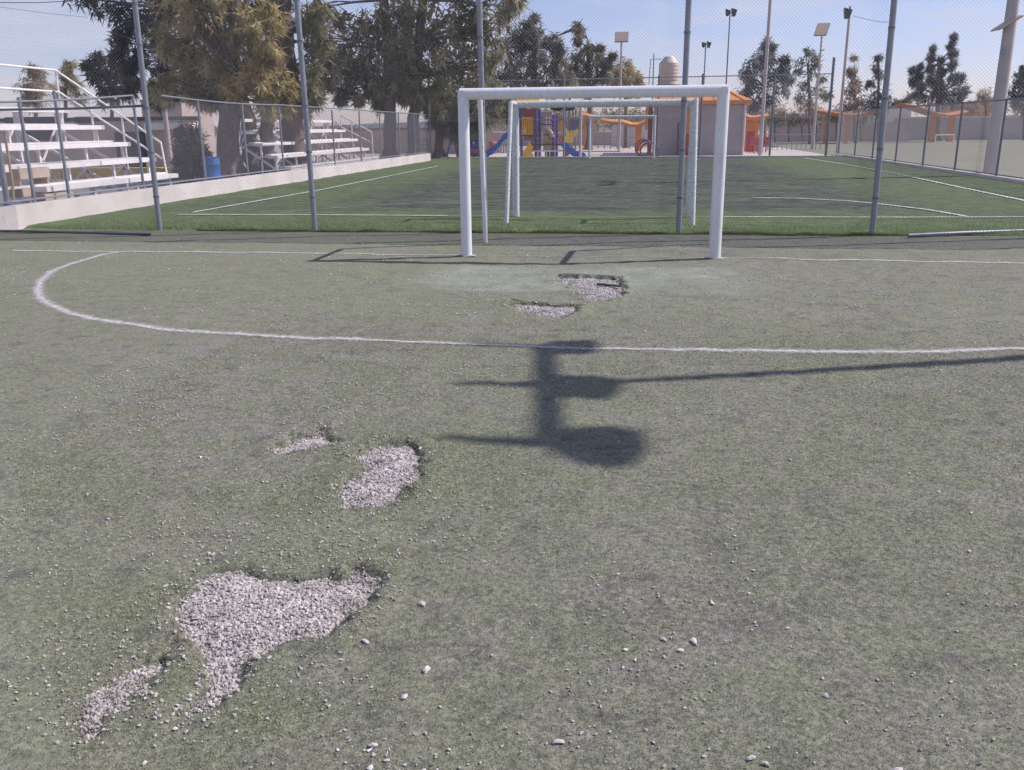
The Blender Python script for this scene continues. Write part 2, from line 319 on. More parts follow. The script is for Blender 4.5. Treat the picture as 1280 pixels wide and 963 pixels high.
# ------------------------------------------------------------------ the worn near pitch with its holes
HOLES_PX = [
 ('big', [(300,709),(345,716),(400,720),(440,712),(474,720),(476,738),(462,758),(440,772),(412,792),(360,802),(330,815),(305,835),(290,855),(262,876),(246,874),(252,850),(258,820),(250,802),(228,790),(205,785),(198,768),(213,745),(238,726),(262,712)]),
 ('tail', [(138,845),(165,825),(190,806),(212,792),(226,806),(207,830),(180,845),(150,862),(128,880),(108,905),(96,902),(113,868)]),
 ('mid', [(440,572),(478,555),(515,553),(533,568),(527,590),(512,612),(482,630),(450,640),(422,638),(414,615),(434,596),(450,583)]),
 ('small', [(342,560),(365,546),(392,537),(418,542),(416,556),(386,563),(358,568)]),
 ('goal', [(694,345),(720,347),(745,346),(777,349),(781,361),(777,373),(760,378),(733,377),(716,366),(712,357),(698,352)]),
 ('goal2', [(640,377),(660,379),(690,381),(722,383),(722,391),(700,398),(680,397),(663,391),(645,387)]),
]
HOLES = [[tuple(gp(u, v)[:2]) for u, v in h[1]] for h in HOLES_PX]
SCUFFS = [tuple(gp(u, v)[:2])+(r,) for u, v, r in [(280,675,.09),(455,668,.16),(500,662,.14),(350,602,.1),(235,888,.1),(425,668,.07),(700,550,.05),(255,700,.09),(395,560,.04)]]
FENCE_Y = 14.09
def lines(spec):
    out = []
    for a, b, s in spec: out += list(np.arange(a, b-1e-6, s))
    return np.array(out+[spec[-1][1]])
gx = lines([(-14, -5, .3), (-5, -3.2, .1), (-3.2, 2.6, .02), (2.6, 5, .1), (5, 14, .3)])
gy = lines([(-6, 1., .5), (1., 1.7, .1), (1.7, 10.2, .02), (10.2, 13.4, .08), (13.4, FENCE_Y, .045)])
GX, GY = np.meshgrid(gx, gy)
def hole_sd(X, Y):
    d = np.full(X.shape, 1e9)
    for h in HOLES: d = np.minimum(d, poly_sd(X, Y, h))
    return d + .06*vnoise(X, Y, .045, 1) + .085*vnoise(X, Y, .13, 2) + .02*vnoise(X, Y, .02, 33)
def scuff(X, Y):
    s = np.zeros(X.shape)
    for x, y, r in SCUFFS: s = np.maximum(s, np.exp(-((X-x)**2+(Y-y)**2)/r**2))
    return s
SD = hole_sd(GX, GY)
def sstep(a, b, x): t = np.clip((x-a)/(b-a), 0, 1); return t*t*(3-2*t)
Z = .012*vnoise(GX, GY, .55, 3)+.012*vnoise(GX, GY, .16, 4)+.006*vnoise(GX, GY, .06, 5) + .03*vnoise(GX, GY, 2.3, 6)
rim = np.exp(-((SD-.05)/.08)**2)*(.010+.022*vnoise(GX, GY, .25, 7))
Z = Z + np.where(SD > 0, rim, 0) - .0 
Z = Z - .034*(1-sstep(-.05, .03, SD)) - .012*scuff(GX, GY)
Z = Z*np.clip((FENCE_Y-GY)/.6, 0, 1)
greenA = np.clip(np.exp(-np.clip(SD, 0, 9)/.16)*1.1 + 1.4*vnoise(GX, GY, .9, 8)*(GX < -.2)*(GY < 6) - .1, 0, 1)
# longer green fibres left standing behind and beside the two front holes
for u, v, ru in [(400,690,.30),(470,705,.2),(345,625,.3),(180,760,.3),(60,880,.35),(205,850,.2),(300,880,.3),(790,362,.2)]:
    cx, cy = gp(u, v)[:2]; greenA = np.maximum(greenA, .95*np.exp(-((GX-cx)**2+(GY-cy)**2*1.8)/ru**2)*(.6+1.0*vnoise(GX, GY, .12, 9)+.3))
greenA = np.clip(greenA, 0, 1)
greenA = np.maximum(greenA, .5*(GX < -1.5)*sstep(6.5, 9, GY)*(.7+vnoise(GX, GY, .8, 31)))
pA, pB = gp(505, 340), gp(935, 378); pale = sstep(-.35, .25, GX-pA[0]-.4)*sstep(-.4, .3, pB[0]-GX)*sstep(8.75, 8.9, GY)*sstep(10.75, 10.5, GY)*np.clip(.75+1.1*vnoise(GX, GY, .5, 10), 0, 1)
rubA = np.clip(1.2*vnoise(GX, GY, .35, 11)+.9*vnoise(GX, GY, .12, 12)-.1, 0, 1)*np.clip(.35+vnoise(GX, GY, 1.7, 13), 0, 1)
rubA = np.maximum(rubA, .55*sstep(12.4, 13.5, GY)*sstep(-4.6, -2.5, GX)*np.clip(.6+1.3*vnoise(GX, GY, .3, 14), 0, 1)*sstep(3.2, 2., GX))
rubA = np.maximum(rubA, .55*sstep(10.6, 11.6, GY)*sstep(-3.5, -1.5, GX)*sstep(3.4, 1.6, GX)*np.clip(.5+1.3*vnoise(GX, GY, .3, 15), 0, 1))
rubA = np.clip(np.maximum(rubA, .8*np.exp(-(np.clip(SD, -.1, 9)/.035)**2)*(.5+vnoise(GX, GY, .1, 16))), 0, 1)
def sample(A, x, y):
    i = np.clip(np.searchsorted(gx, x)-1, 0, len(gx)-2); j = np.clip(np.searchsorted(gy, y)-1, 0, len(gy)-2)
    a = np.clip((x-gx[i])/(gx[i+1]-gx[i]), 0, 1); b = np.clip((y-gy[j])/(gy[j+1]-gy[j]), 0, 1)
    return (A[j, i]*(1-a)+A[j, i+1]*a)*(1-b)+(A[j+1, i]*(1-a)+A[j+1, i+1]*a)*b
nx, ny = len(gx), len(gy); idx = np.arange(nx*ny).reshape(ny, nx)
Q = np.stack([idx[:-1, :-1], idx[:-1, 1:], idx[1:, 1:], idx[1:, :-1]], -1).reshape(-1, 4)
keep = SD[:-1, :-1].ravel() > -.05
V = np.stack([GX.ravel(), GY.ravel(), Z.ravel()], -1)
o = mesh_np('near_turf', V, Q[keep], M['turf'], None, True, dict(green=greenA.ravel(), pale=pale.ravel(), rubber=rubA.ravel())); tag(o, kind='structure')

# gravel bed that shows through the holes
bx = np.arange(-3.4, 2.8, .04); by = np.arange(1.5, 10.4, .04); BX, BY = np.meshgrid(bx, by)
BZ = -.026+.010*vnoise(BX, BY, .1, 20)+.02*vnoise(BX, BY, .3, 21) + .018*sstep(-.03, -.2, hole_sd(BX, BY))
BZ = np.where(hole_sd(BX, BY) > .05, -.06, BZ)
bi = np.arange(BX.size).reshape(BX.shape); BQ = np.stack([bi[:-1, :-1], bi[:-1, 1:], bi[1:, 1:], bi[1:, :-1]], -1).reshape(-1, 4)
tag(mesh_np('gravel_bed', np.stack([BX.ravel(), BY.ravel(), BZ.ravel()], -1), BQ, M['bed'], None, True), kind='structure')
def bedz(x, y):
    return -.026+.010*vnoise(x, y, .1, 20)+.02*vnoise(x, y, .3, 21) + .018*sstep(-.03, -.2, hole_sd(x, y))

# stones
def ico():
    t = (1+5**.5)/2; v = np.array([(-1,t,0),(1,t,0),(-1,-t,0),(1,-t,0),(0,-1,t),(0,1,t),(0,-1,-t),(0,1,-t),(t,0,-1),(t,0,1),(-t,0,-1),(-t,0,1)], float)
    f = np.array([(0,11,5),(0,5,1),(0,1,7),(0,7,10),(0,10,11),(1,5,9),(5,11,4),(11,10,2),(10,7,6),(7,1,8),(3,9,4),(3,4,2),(3,2,6),(3,6,8),(3,8,9),(4,9,5),(2,4,11),(6,2,10),(8,6,7),(9,8,1)])
    return v/np.linalg.norm(v[0]), f
IV, IF = ico()
def rock_var(rng, k=8):
    out = []
    for _ in range(k):
        v = IV*(1+rng.uniform(-.42, .36, (12, 1))); v = v*np.array([1, rng.uniform(.6, .95), rng.uniform(.45, .75)]); out.append(v)
    return np.array(out)
def rotz(n, rng):
    q = rng.normal(size=(n, 4)); q /= np.linalg.norm(q, axis=1)[:, None]; w, x, y, z = q.T
    return np.stack([1-2*(y*y+z*z), 2*(x*y-z*w), 2*(x*z+y*w), 2*(x*y+z*w), 1-2*(x*x+z*z), 2*(y*z-x*w), 2*(x*z-y*w), 2*(y*z+x*w), 1-2*(x*x+y*y)], -1).reshape(n, 3, 3)
def scatter_rocks(name, P, S, rng, flat=True, mat='stone'):
    R = rock_var(rng, 12)[rng.integers(0, 12, len(P))]
    if flat:
        a = rng.uniform(0, 6.28, len(P)); c, s = np.cos(a), np.sin(a); z = np.zeros_like(a); o1 = z+1
        A = np.stack([c, -s, z, s, c, z, z, z, o1], -1).reshape(-1, 3, 3); t = rotz(len(P), rng); m_ = rng.random(len(P)) < .4; A[m_] = t[m_]
    else: A = rotz(len(P), rng)
    V = np.einsum('nij,nkj->nki', A, R)*S[:, None, None]+P[:, None, :]
    F = (IF[None]+12*np.arange(len(P))[:, None, None]).reshape(-1, 3)
    return mesh_np(name, V.reshape(-1, 3), F, M[mat])
rng = np.random.default_rng(11)
HL = ['bare gravel showing through the large torn hole at the front left of the turf', 'gravel in the narrow torn strip trailing off at the lower left corner of the turf',
      'gravel in the oblong hole in the middle of the worn turf', 'gravel in the small shallow hole left of the oblong one', 'gravel in the ragged hole in front of the white goal', 'gravel in the thin torn strip just nearer than the goal mouth hole']
for k, h in enumerate(HOLES):
    hx = np.array([p[0] for p in h]); hy = np.array([p[1] for p in h]); n = int((np.ptp(hx)+.1)*(np.ptp(hy)+.1)*(36000 if k < 4 else 16000))
    x = rng.uniform(hx.min()-.05, hx.max()+.05, n); y = rng.uniform(hy.min()-.05, hy.max()+.05, n)
    sd = np.where(poly_sd(x, y, h) < .08, hole_sd(x, y), 1); ok = sd < -.008+.02*rng.random(n); x, y = x[ok], y[ok]; s = .0022+.0075*rng.random(len(x))**2.6
    if k >= 4: s *= 1.4
    o = scatter_rocks('gravel', np.stack([x, y, bedz(x, y)+s*.45], -1), s, rng); tag(o, HL[k], 'gravel', kind='stuff')
# grit all over the pitch
def grit_density(x, y):
    d = np.clip(.25+1.5*vnoise(x, y, .45, 22)+1.2*vnoise(x, y, 1.4, 23), 0.02, 1)
    d = d*np.where(x < .2-.1*y, 1., .62)*np.where((x > -.6) & (y < 2.4), .6, 1.); d = np.maximum(d, np.exp(-np.clip(hole_sd(x, y)-.01, 0, 9)/.045)*2.2); return np.clip(np.maximum(d, scuff(x, y)*1.3), 0, 1)
n = 170000; y = 1.5+8.5*rng.random(n)**1.25; x = -.14*y+(rng.random(n)-.5)*1.5*y; ok = (hole_sd(x, y) > .0) & (rng.random(n) < grit_density(x, y)*.42) & (x > -3.6) & (x < 7); x, y = x[ok], y[ok]
s = (.0014+.0052*rng.random(len(x))**3.2)*np.clip(.75+y*.09, 1, 1.5); sc = scuff(x, y); s *= 1+.5*sc*rng.random(len(x)); s *= 1+.9*np.exp(-np.clip(hole_sd(x, y), 0, 9)/.04)*rng.random(len(x))
tag(scatter_rocks('scattered_grit', np.stack([x, y, sample(Z, x, y)+.004], -1), s, rng, mat='pebble'), 'fine pale grit strewn all over the worn artificial turf', 'grit', kind='stuff')
n = 26000; y = 7.5+5.6*rng.random(n); x = rng.uniform(-8.5, 5, n); ok = (hole_sd(x, y) > 0) & (rng.random(n) < np.clip(.12+1.3*vnoise(x, y, .7, 24)+.9*vnoise(x, y, .25, 25)+.35*np.exp(-((x+.6)/2.6)**2), .02, 1)*.5); x, y = x[ok], y[ok]
tag(scatter_rocks('scattered_grit', np.stack([x, y, sample(Z, x, y)+.003], -1), .004+.008*rng.random(len(x))**2.5, rng, mat='pebble'), 'pale crumbs of grit around the nearest goal mouth and along the fence', 'grit', kind='stuff')
# loose pebbles one by one
peb_meshes = []
for k in range(6):
    me = bpy.data.meshes.new('pebble'); me.from_pydata([tuple(v) for v in rock_var(rng, 1)[0]], [], [tuple(map(int, f)) for f in IF]); me.materials.append(M['pebble']); peb_meshes.append(me)
def pebble(x, y, s, label, group=None):
    o = bpy.data.objects.new('pebble', peb_meshes[random.randrange(6)]); COL.objects.link(o)
    z = float(sample(Z, np.array([x]), np.array([y]))[0]); o.location = (x, y, z+.003+s*.2); o.scale = (s*random.uniform(1, 1.35), s*random.uniform(.75, 1.1), s*random.uniform(.6, .9)); o.rotation_euler = (random.uniform(-.3, .3), random.uniform(-.3, .3), random.uniform(0, 6.28))
    tag(o, label, 'pebble', group)
for u, v, s, lab in [(698,920,.0135,'pale pebble alone near the bottom centre of the worn turf'), (940,946,.016,'larger of two pale pebbles lying side by side at the bottom edge'), (957,953,.012,'smaller pebble touching the larger one at the bottom edge'),
                     (868,799,.0155,'pale pebble at the right of a cluster of three on the open turf'), (851,810,.012,'nearest pebble in the cluster of three on the open turf'), (830,797,.012,'leftmost pebble in the cluster of three on the open turf'),
                     (527,753,.015,'pale pebble just right of the large torn hole'), (533,834,.014,'pale rounded pebble on the turf below and right of the large torn hole'), (890,748,.012,'pale flat pebble on the turf above the cluster of three'),
                     (1122,962,.016,'dark grey pebble cut by the bottom edge of the frame'), (457,801,.012,'pale pebble close to the lower right rim of the large torn hole'), (505,868,.013,'pale pebble among grit at the lower middle left'),
                     (942,710,.010,'pale pebble on the turf right of centre, above the flat one'), (1033,868,.011,'pale pebble low on the right half of the turf'), (466,928,.011,'pale pebble at the lower edge below the torn hole'), (655,590,.011,'pebble lying just left of the nearest floodlight shadow')]:
    p = gp(u, v, .01); pebble(p[0], p[1], s, lab)
cnt = 0
while cnt < 280:
    y = 1.75+5.5*random.random()**1.3; x = -.14*y+(random.random()-.5)*1.25*y; X1, Y1 = np.array([x]), np.array([y])
    if hole_sd(X1, Y1)[0] < .02 or x < -3.1 or random.random() > grit_density(X1, Y1)[0]*.9+.06: continue
    pebble(x, y, (.003+.006*random.random()**2.6)*(1 if y < 4 else 1.25), 'small pale pebble lying loose on the worn artificial turf', 'small loose pebbles on the turf'); cnt += 1
# torn turf flaps and the black mat edge at the goal mouth hole
t = thing('torn_turf_flap', 'dark torn rubber backed turf strip lying in the hole before the goal', 'turf scrap', (*gp(760, 357)[:2], 0))
b = MB(); path = [gp(u, v, .02) for u, v in [(747,355),(756,356),(766,357),(775,358)]]
for i in range(3): b.beam(path[i], path[i+1], .045, .014)
b.build('strip', M['rubber'], t)

# turf fibres, every one a small blade
def fibres(name, x, y, z, h, w, mat, rng, lean=.9, attrs=None):
    n = len(x); a = rng.uniform(0, 6.28, n); l = rng.random(n)*lean*h; dx, dy = np.cos(a)*l, np.sin(a)*l; b_ = rng.uniform(0, 6.28, n); wx, wy = np.cos(b_)*w/2, np.sin(b_)*w/2
    V = np.stack([np.stack([x-wx, y-wy, z-.002], -1), np.stack([x+wx, y+wy, z-.002], -1), np.stack([x+dx, y+dy, z+h], -1)], 1).reshape(-1, 3)
    return mesh_np(name, V, np.arange(3*n).reshape(-1, 3), mat, None, False, {k: np.repeat(v, 3) for k, v in dict(attrs or {}, tone=.45+.55*rng.random(n)).items()})
rng = np.random.default_rng(5)
n = 560000; y = 1.6+6.2*rng.random(n)**1.15; x = -.142*y+(rng.random(n)-.5)*1.32*y; ok = (x > -3.15) & (x < 7); x, y = x[ok], y[ok]; sd = hole_sd(x, y)
rem = (sd <= -.01) & (sd > -.16) & (vnoise(x, y, .07, 50)+.6*vnoise(x, y, .03, 51) > .26)
gr = sample(greenA, x, y); rb = sample(rubA, x, y); ok = ((sd > -.01) | rem) & (rng.random(len(x)) > .45*rb) & (rng.random(len(x)) > .8*scuff(x, y)) & (rng.random(len(x)) < np.clip(.55+.6*gr+.5*vnoise(x, y, .5, 30), 0, 1))
x, y, gr, sd, rb = x[ok], y[ok], gr[ok], sd[ok], rb[ok]
h = (.003+.0055*rng.random(len(x)))*(1+.9*gr*rng.random(len(x)))*np.clip(.8+y*.06, .9, 1.2); w = .0022*np.clip(.6+y*.18, 1, 1.9)
fade = rng.random(len(x)) < sstep(8.2, 6.2, y); x, y, gr, sd, rb, h, w = [q[fade] for q in (x, y, gr, sd, rb, h, w)]
zf = np.where(sd > -.01, sample(Z, x, y), bedz(x, y)+.006); rb = np.where(sd > -.01, rb, .75)
tag(fibres('turf_fibres', x, y, zf, h, w, M['blades'], rng, 1.6, dict(green=gr, pale=sample(pale, x, y), rubber=rb)), 'short matted faded green fibres of the near artificial turf', 'turf', kind='stuff')

n = 500000; x = rng.uniform(-3.1, 1.4, n); y = rng.uniform(1.6, 10., n); k = np.zeros(n, bool)
for h in HOLES: k |= poly_sd(x, y, h) < .12
x, y = x[k], y[k]; sd = hole_sd(x, y); k = (sd > -.028) & (sd < .018); x, y, sd = x[k], y[k], sd[k]; n = len(x)
tag(fibres('frayed_edge', x, y, np.where(sd > -.01, sample(Z, x, y), bedz(x, y)+.008), .006+.013*rng.random(n), .0028*np.clip(.6+y*.16, 1, 2), M['blades'], rng, 1.9, dict(green=.5*rng.random(n), pale=np.zeros(n), rubber=(rng.random(n) < .6)*.9)), 'frayed torn turf fibres hanging over the edges of the holes', 'turf', kind='stuff')

# ------------------------------------------------------------------ painted lines
def strip(name, pts, w, mat, z=.0055, par=None, jag=.1, hz=True):
    P = []; pts = [np.array(p[:2], float) for p in pts]
    for a, c in zip(pts[:-1], pts[1:]):
        m_ = max(1, int(np.linalg.norm(c-a)/.04)); P += [a+(c-a)*k/m_ for k in range(m_)]
    P = np.array(P+[pts[-1]]); w = w*1.35; d = np.gradient(P, axis=0); d /= np.linalg.norm(d, axis=1)[:, None]; nrm = np.stack([-d[:, 1], d[:, 0]], -1)
    r = np.random.default_rng(len(P)); wl_ = w/2*(1+jag*r.uniform(-1, 1, len(P))); wr_ = w/2*(1+jag*r.uniform(-1, 1, len(P)))
    L = P+nrm*wl_[:, None]; Rr = P-nrm*wr_[:, None]; A = np.concatenate([L, P, Rr]); zz = (sample(Z, A[:, 0], A[:, 1]) if hz else 0)+z; n = len(P)
    F = [(i, n+i, n+i+1, i+1) for i in range(n-1)]+[(n+i, 2*n+i, 2*n+i+1, n+i+1) for i in range(n-1)]
    o = mesh_np(name, np.column_stack([A, np.broadcast_to(zz, len(A))]), F, mat, None, False, dict(edge=np.concatenate([np.ones(n), np.zeros(n), np.ones(n)]))); return tag(o, kind='structure')
arc_px = [(150,316),(130,319),(108,325),(85,332),(65,341),(52,352),(47,363),(50,373),(62,382),(85,392),(115,400),(150,406),(200,412),(260,416.5),(320,420),(390,423.5),(450,426)]
strip('penalty_arc_line', [gp(u, v) for u, v in arc_px], .19, M['line'])
strip('penalty_arc_line', [gp(u, v) for u, v in [(450,426),(520,428.5),(600,431),(680,433.5),(760,436),(840,437.5)]], .15, M['line_mid'])
strip('penalty_arc_line', [gp(u, v) for u, v in [(840,437.5),(920,439),(1000,440.5),(1080,441.5),(1140,441),(1200,439.5),(1280,436.5),(1350,430)]], .19, M['line'])
strip('near_goal_line', [gp(15,314.3), gp(300,316.2), gp(500,318)], .15, M['line'])
strip('near_goal_line', [gp(500,318), gp(578,319)], .09, M['line_mid']); strip('near_goal_line', [gp(596,319.5), gp(700,320.5), gp(880,323)], .07, M['line_worn']); strip('near_goal_line', [gp(900,322.8), gp(960,324)], .10, M['line_mid'])
strip('near_goal_line', [gp(960,324), gp(1100,327), gp(1300,330.5)], .15, M['line'])

# ------------------------------------------------------------------ wider ground
def sheet(name, x0, x1, y0, y1, z, mat, kind='structure', s=None):
    if s:
        xs = np.arange(x0, x1+s/2, s); ys = np.arange(y0, y1+s/2, s); A, B = np.meshgrid(xs, ys); i = np.arange(A.size).reshape(A.shape)
        o = mesh_np(name, np.stack([A.ravel(), B.ravel(), np.full(A.size, z)], -1), np.stack([i[:-1, :-1], i[:-1, 1:], i[1:, 1:], i[1:, :-1]], -1).reshape(-1, 4), mat)
    else: o = mesh_np(name, [(x0, y0, z), (x1, y0, z), (x1, y1, z), (x0, y1, z)], [(0, 1, 2, 3)], mat)
    return tag(o, kind=kind)
sheet('dirt_ground', -700, 700, -300, 1200, -.09, M['dirt'])
sheet('left_pavement', -24, -10.6, 2, 47, -.03, M['asphalt'])
sheet('dry_grass_field', 10.3, 62, -10, 92, -.02, M['dry_field'])
sheet('playground_ground', -11, 10.2, 47.6, 70, -.02, M['slab'])
# far pitch
xs = np.arange(-10.7, 10.5, .2); ys = np.concatenate([np.arange(14.12, 16, .05), np.arange(16, 47.61, .25)]); A, B = np.meshgrid(xs, ys)
def farz(x, y): return .045+.02*vnoise(x, y, .5, 40)*np.clip((y-14)/1., 0, 1)+.012*vnoise(x, y, .12, 41)-.05*sstep(14.3, 14.12, y)
wear = np.clip(sstep(16.5, 19, B)*sstep(7.2, 3.2, np.abs(A+.6))*1.25+.34*sstep(15, 17, B)+.35*vnoise(A, B, 1.5, 42), 0, 1)
i = np.arange(A.size).reshape(A.shape); farV = np.stack([A.ravel(), B.ravel(), farz(A, B).ravel()], -1)
tag(mesh_np('far_turf', farV, np.stack([i[:-1, :-1], i[:-1, 1:], i[1:, 1:], i[1:, :-1]], -1).reshape(-1, 4), M['turf_far'], None, True, dict(wear=wear.ravel())), kind='structure')
rng = np.random.default_rng(8); n = 90000; x = rng.uniform(-9.8, 8.6, n); y = 14.1+2.9*rng.random(n)**1.6; k = rng.random(n) < np.clip(sstep(17.2, 15.6, y)*(.75+vnoise(x, y, .4, 43)), .1, 1); x, y = x[k], y[k]
h = (.012+.028*rng.random(len(x)))*np.clip(1.35-(y-14.1)*.5, .5, 1.3)
tag(fibres('far_turf_fibres', x, y, farz(x, y), h, .008, M['blades_far'], rng, .7), 'brighter green longer fibres along the edge of the far pitch', 'turf', kind='stuff')
# a raised, frayed lip of turf where the two pitches meet
n = 26000; x = rng.uniform(-7.2, 4.3, n); y = 14.08-.06*rng.random(n)+.05*vnoise(x, x*0, .3, 44); z = .0+.035*rng.random(n)*(.7+vnoise(x, x*0, .25, 45)*1.5); y -= .05*(vnoise(x, x*0, .9, 46)+.2)
tag(fibres('turf_edge_fringe', x, y, z, .02+.02*rng.random(n), .007, M['blades_far'], rng, .9), 'frayed green fringe of the raised far pitch edge', 'turf', kind='stuff')
FZ = .062
def fl(px, w=.09, mat='line_far'): strip('far_pitch_line', [gp(u, v, FZ) for u, v in px], w*1.35, M[mat], FZ, hz=False, jag=.12)
fl([(222,268),(400,268.5),(560,269.5)], .09); fl([(560,269.5),(760,271),(905,271)], .06, 'line_worn'); fl([(905,271),(1100,271.5),(1290,271)], .09)
fl([(240,265.5),(300,255),(400,237.5),(470,223.5),(548,207.5)], .10); fl([(1005,197.5),(1060,206),(1130,219),(1200,234),(1285,251.5)], .11)
fl([(348,266),(380,263),(430,259),(480,256),(540,253)], .08, 'line_worn'); fl([(940,247),(1000,248),(1060,251),(1110,256),(1160,262),(1207,270)], .10); fl([(560,245),(700,244),(880,246)], .07, 'line_worn')

# ------------------------------------------------------------------ fences
def mesh_wire(p, q, z0, z1, pitch=.052, r=.0019, zt1=None):
    """diamond wire cloth between ground points p and q; zt1 is the top at q"""
    p, q = np.array(p[:2], float), np.array(q[:2], float); W = np.linalg.norm(q-p); d = (q-p)/W; nrm = np.array([-d[1], d[0]]); H = z1-z0
    V = []; F = []
    for s in (1, -1):
        cs = np.arange(0 if s == 1 else -H, (W+H) if s == 1 else W, pitch)
        for c in cs:
            # u + s*h = c
            pts = []
            u0, u1 = (c-H, c) if s == 1 else (c, c+H)
            ua, ub = max(0, u0), min(W, u1)
            if ub-ua < 1e-3: continue
            ha, hb = (c-ua, c-ub) if s == 1 else (ua-c, ub-c)
            for (u, hh) in ((ua, ha), (ub, hb)):
                base = p+d*u; 
                for k in range(3):
                    a = 2*math.pi*k/3; o1 = r*math.cos(a); o2 = r*math.sin(a)+s*r*.7
                    V.append((base[0]+nrm[0]*o2+d[0]*o1*.7, base[1]+nrm[1]*o2+d[1]*o1*.7, z0+hh+s*o1*.7))
            n = len(V)-6; F += [(n, n+1, n+4, n+3), (n+1, n+2, n+5, n+4), (n+2, n, n+3, n+5)]
    return V, F
def add_cloth(parent, segs, mat, pitch=.052, r=.0019):
    V = []; F = []
    for p, q, z0, z1 in segs:
        v, f = mesh_wire(p, q, z0, z1, pitch, r); n = len(V); V += v; F += [tuple(i+n for i in t) for t in f]
    o = mesh_np('wire_mesh', V, F, mat, parent); tag(o, kind='stuff'); return o
# tall near fence
nf = thing('tall_chain_link_fence', 'tall chain link fence with bare grey poles dividing the two pitches behind the goal', 'fence', (-2, FENCE_Y, 0))
POLES = [(200,289,168),(394,289,371),(607,296,599),(848,292,861),(1090,293,1118)]
pole_x = []
for u, v, ut in POLES:
    X = gp(u, v)[0]*FENCE_Y/gp(u, v)[1]; Xt = atY(ut, 0, FENCE_Y); pole_x.append(X); top = np.array([X, FENCE_Y, 0])+(Xt-np.array([X, FENCE_Y, 0]))*5.2/Xt[2]
    b = MB(); b.tube([(X, FENCE_Y, -.08), tuple(top)], .043, 14); po = b.build('post', M['galv'], nf)
    for hz in (.55, 1.25, 1.95, 2.9, 3.5, 4.3):
        c = np.array([X, FENCE_Y, 0])+(top-np.array([X, FENCE_Y, 0]))*hz/5.2; bb = MB(); bb.tube([c-np.array([0, 0, .014]), c+np.array([0, 0, .014])], .051, 12); tie = bb.build('tie_band', M['galv_dark'], po)
for X in (-10.6, 6.35, 9.4):
    MB().tube([(X, FENCE_Y, -.08), (X, FENCE_Y, 5.2)], .047, 12).build('post', M['galv'], nf)
add_cloth(nf, [((-10.6, FENCE_Y-.052), (9.4, FENCE_Y-.052), .05, 5.1)], M['wire'], .052, .0017)
MB().tube([(-10.6, FENCE_Y-.03, 5.12), (9.4, FENCE_Y-.03, 5.12)], .022, 8).build('top_rail', M['galv'], nf)
MB().tube([atY(0,137.5,FENCE_Y), atY(90,136,FENCE_Y), atY(179,132.5,FENCE_Y)], .02, 8).build('mid_rail', M['galv_dark'], nf)
MB().tube([(*gp(-20,288.5,.03)[:2], .03), (*gp(90,290.5,.03)[:2], .03), (*gp(188,293,.02)[:2], .02)], .02, 8).build('bottom_rail', M['galv_dark'], nf)
MB().tube([(*gp(1135,294.5,.03)[:2], .03), (*gp(1200,291.5,.04)[:2], .04), (*gp(1300,288,.05)[:2], .05)], .028, 8).build('bottom_rail', M['galv'], nf)

# low wall with fence on the left
WX = -10.42; WT = .40
def wx_at(y): return WX + (0 if y < 19 else .3*min(1, (y-19)/23))
lf = thing('low_rendered_wall', 'long low pale rendered wall edging the left side of the far pitch', 'wall', (WX, 30, 0))
ys_ = [11.5, 14, 17, 20, 25, 31, 38, 44]; b = MB()
for a, c in zip(ys_[:-1], ys_[1:]):
    xa, xc = wx_at(a), wx_at(c); b.add([(xa,a,-.05),(xc,c,-.05),(xc,c,WT),(xa,a,WT),(xa-.15,a,-.05),(xc-.15,c,-.05),(xc-.15,c,WT),(xa-.15,a,WT)], [(0,1,2,3),(5,4,7,6),(3,2,6,7)])
b.build('wall_body', M['concrete'], lf)
def y_on_wall(u):      # where the wall line passes the image column u
    best = min(np.arange(12, 44, .02), key=lambda yy: abs(proj(wx_at(yy)-.07, yy, WT)[0]-u)); return float(best)
def proj(X, Y, Zz):
    d = np.array([X, Y, Zz-CAMH]); z = d@_f; return 640+FPX*(d@_R)/z, 481.5-FPX*(d@_U)/z
sf = thing('side_chain_link_fence', 'low chain link fence standing on the pale wall before the bleachers', 'fence', (WX, 30, WT))
wall_us = [43, 87, 180, 257, 310, 355, 387, 419, 452, 477, 500, 519]; wys = [y_on_wall(u) for u in wall_us]
tops = [2.16, 2.3, 2.3, 2.27, 2.27, 2.22, 2.2, 2.2, 2.2, 2.2, 2.2, 2.2]
for y, tz in zip(wys, tops): MB().tube([(wx_at(y)-.07, y, WT-.05), (wx_at(y)-.07, y, tz)], .03, 8).build('post', M['galv'], sf)
def wallrail(ya, yb, za, zb, n=8): return [(wx_at(ya+(yb-ya)*k/n)-.07, ya+(yb-ya)*k/n, za+(zb-za)*k/n - .05*math.sin(math.pi*k/n)*(1 if yb-ya < 8 else 0)) for k in range(n+1)]
MB().tube(wallrail(12, wys[2], 2.02, 2.3), .022, 6).build('top_rail', M['galv'], sf)
MB().tube(wallrail(wys[2]+1.15, 26, 2.33, 2.27), .022, 6).build('top_rail', M['galv'], sf); MB().tube(wallrail(26, 43.8, 2.27, 2.2), .022, 6).build('top_rail', M['galv'], sf)
MB().tube(wallrail(12, 43.8, WT+.06, WT+.06, 20), .02, 6).build('bottom_rail', M['galv'], sf)
segs = []
for ya, yb in [(12, 15.5), (15.5, wys[2]), (wys[2]+1.15, 22), (22, 26), (26, 31), (31, 37), (37, 43.8)]: segs.append(((wx_at(ya)-.09, ya), (wx_at(yb)-.09, yb), WT+.06, 2.05 if yb < 16 else 2.22))
add_cloth(sf, segs, M['wire_old'], .055, .0014)
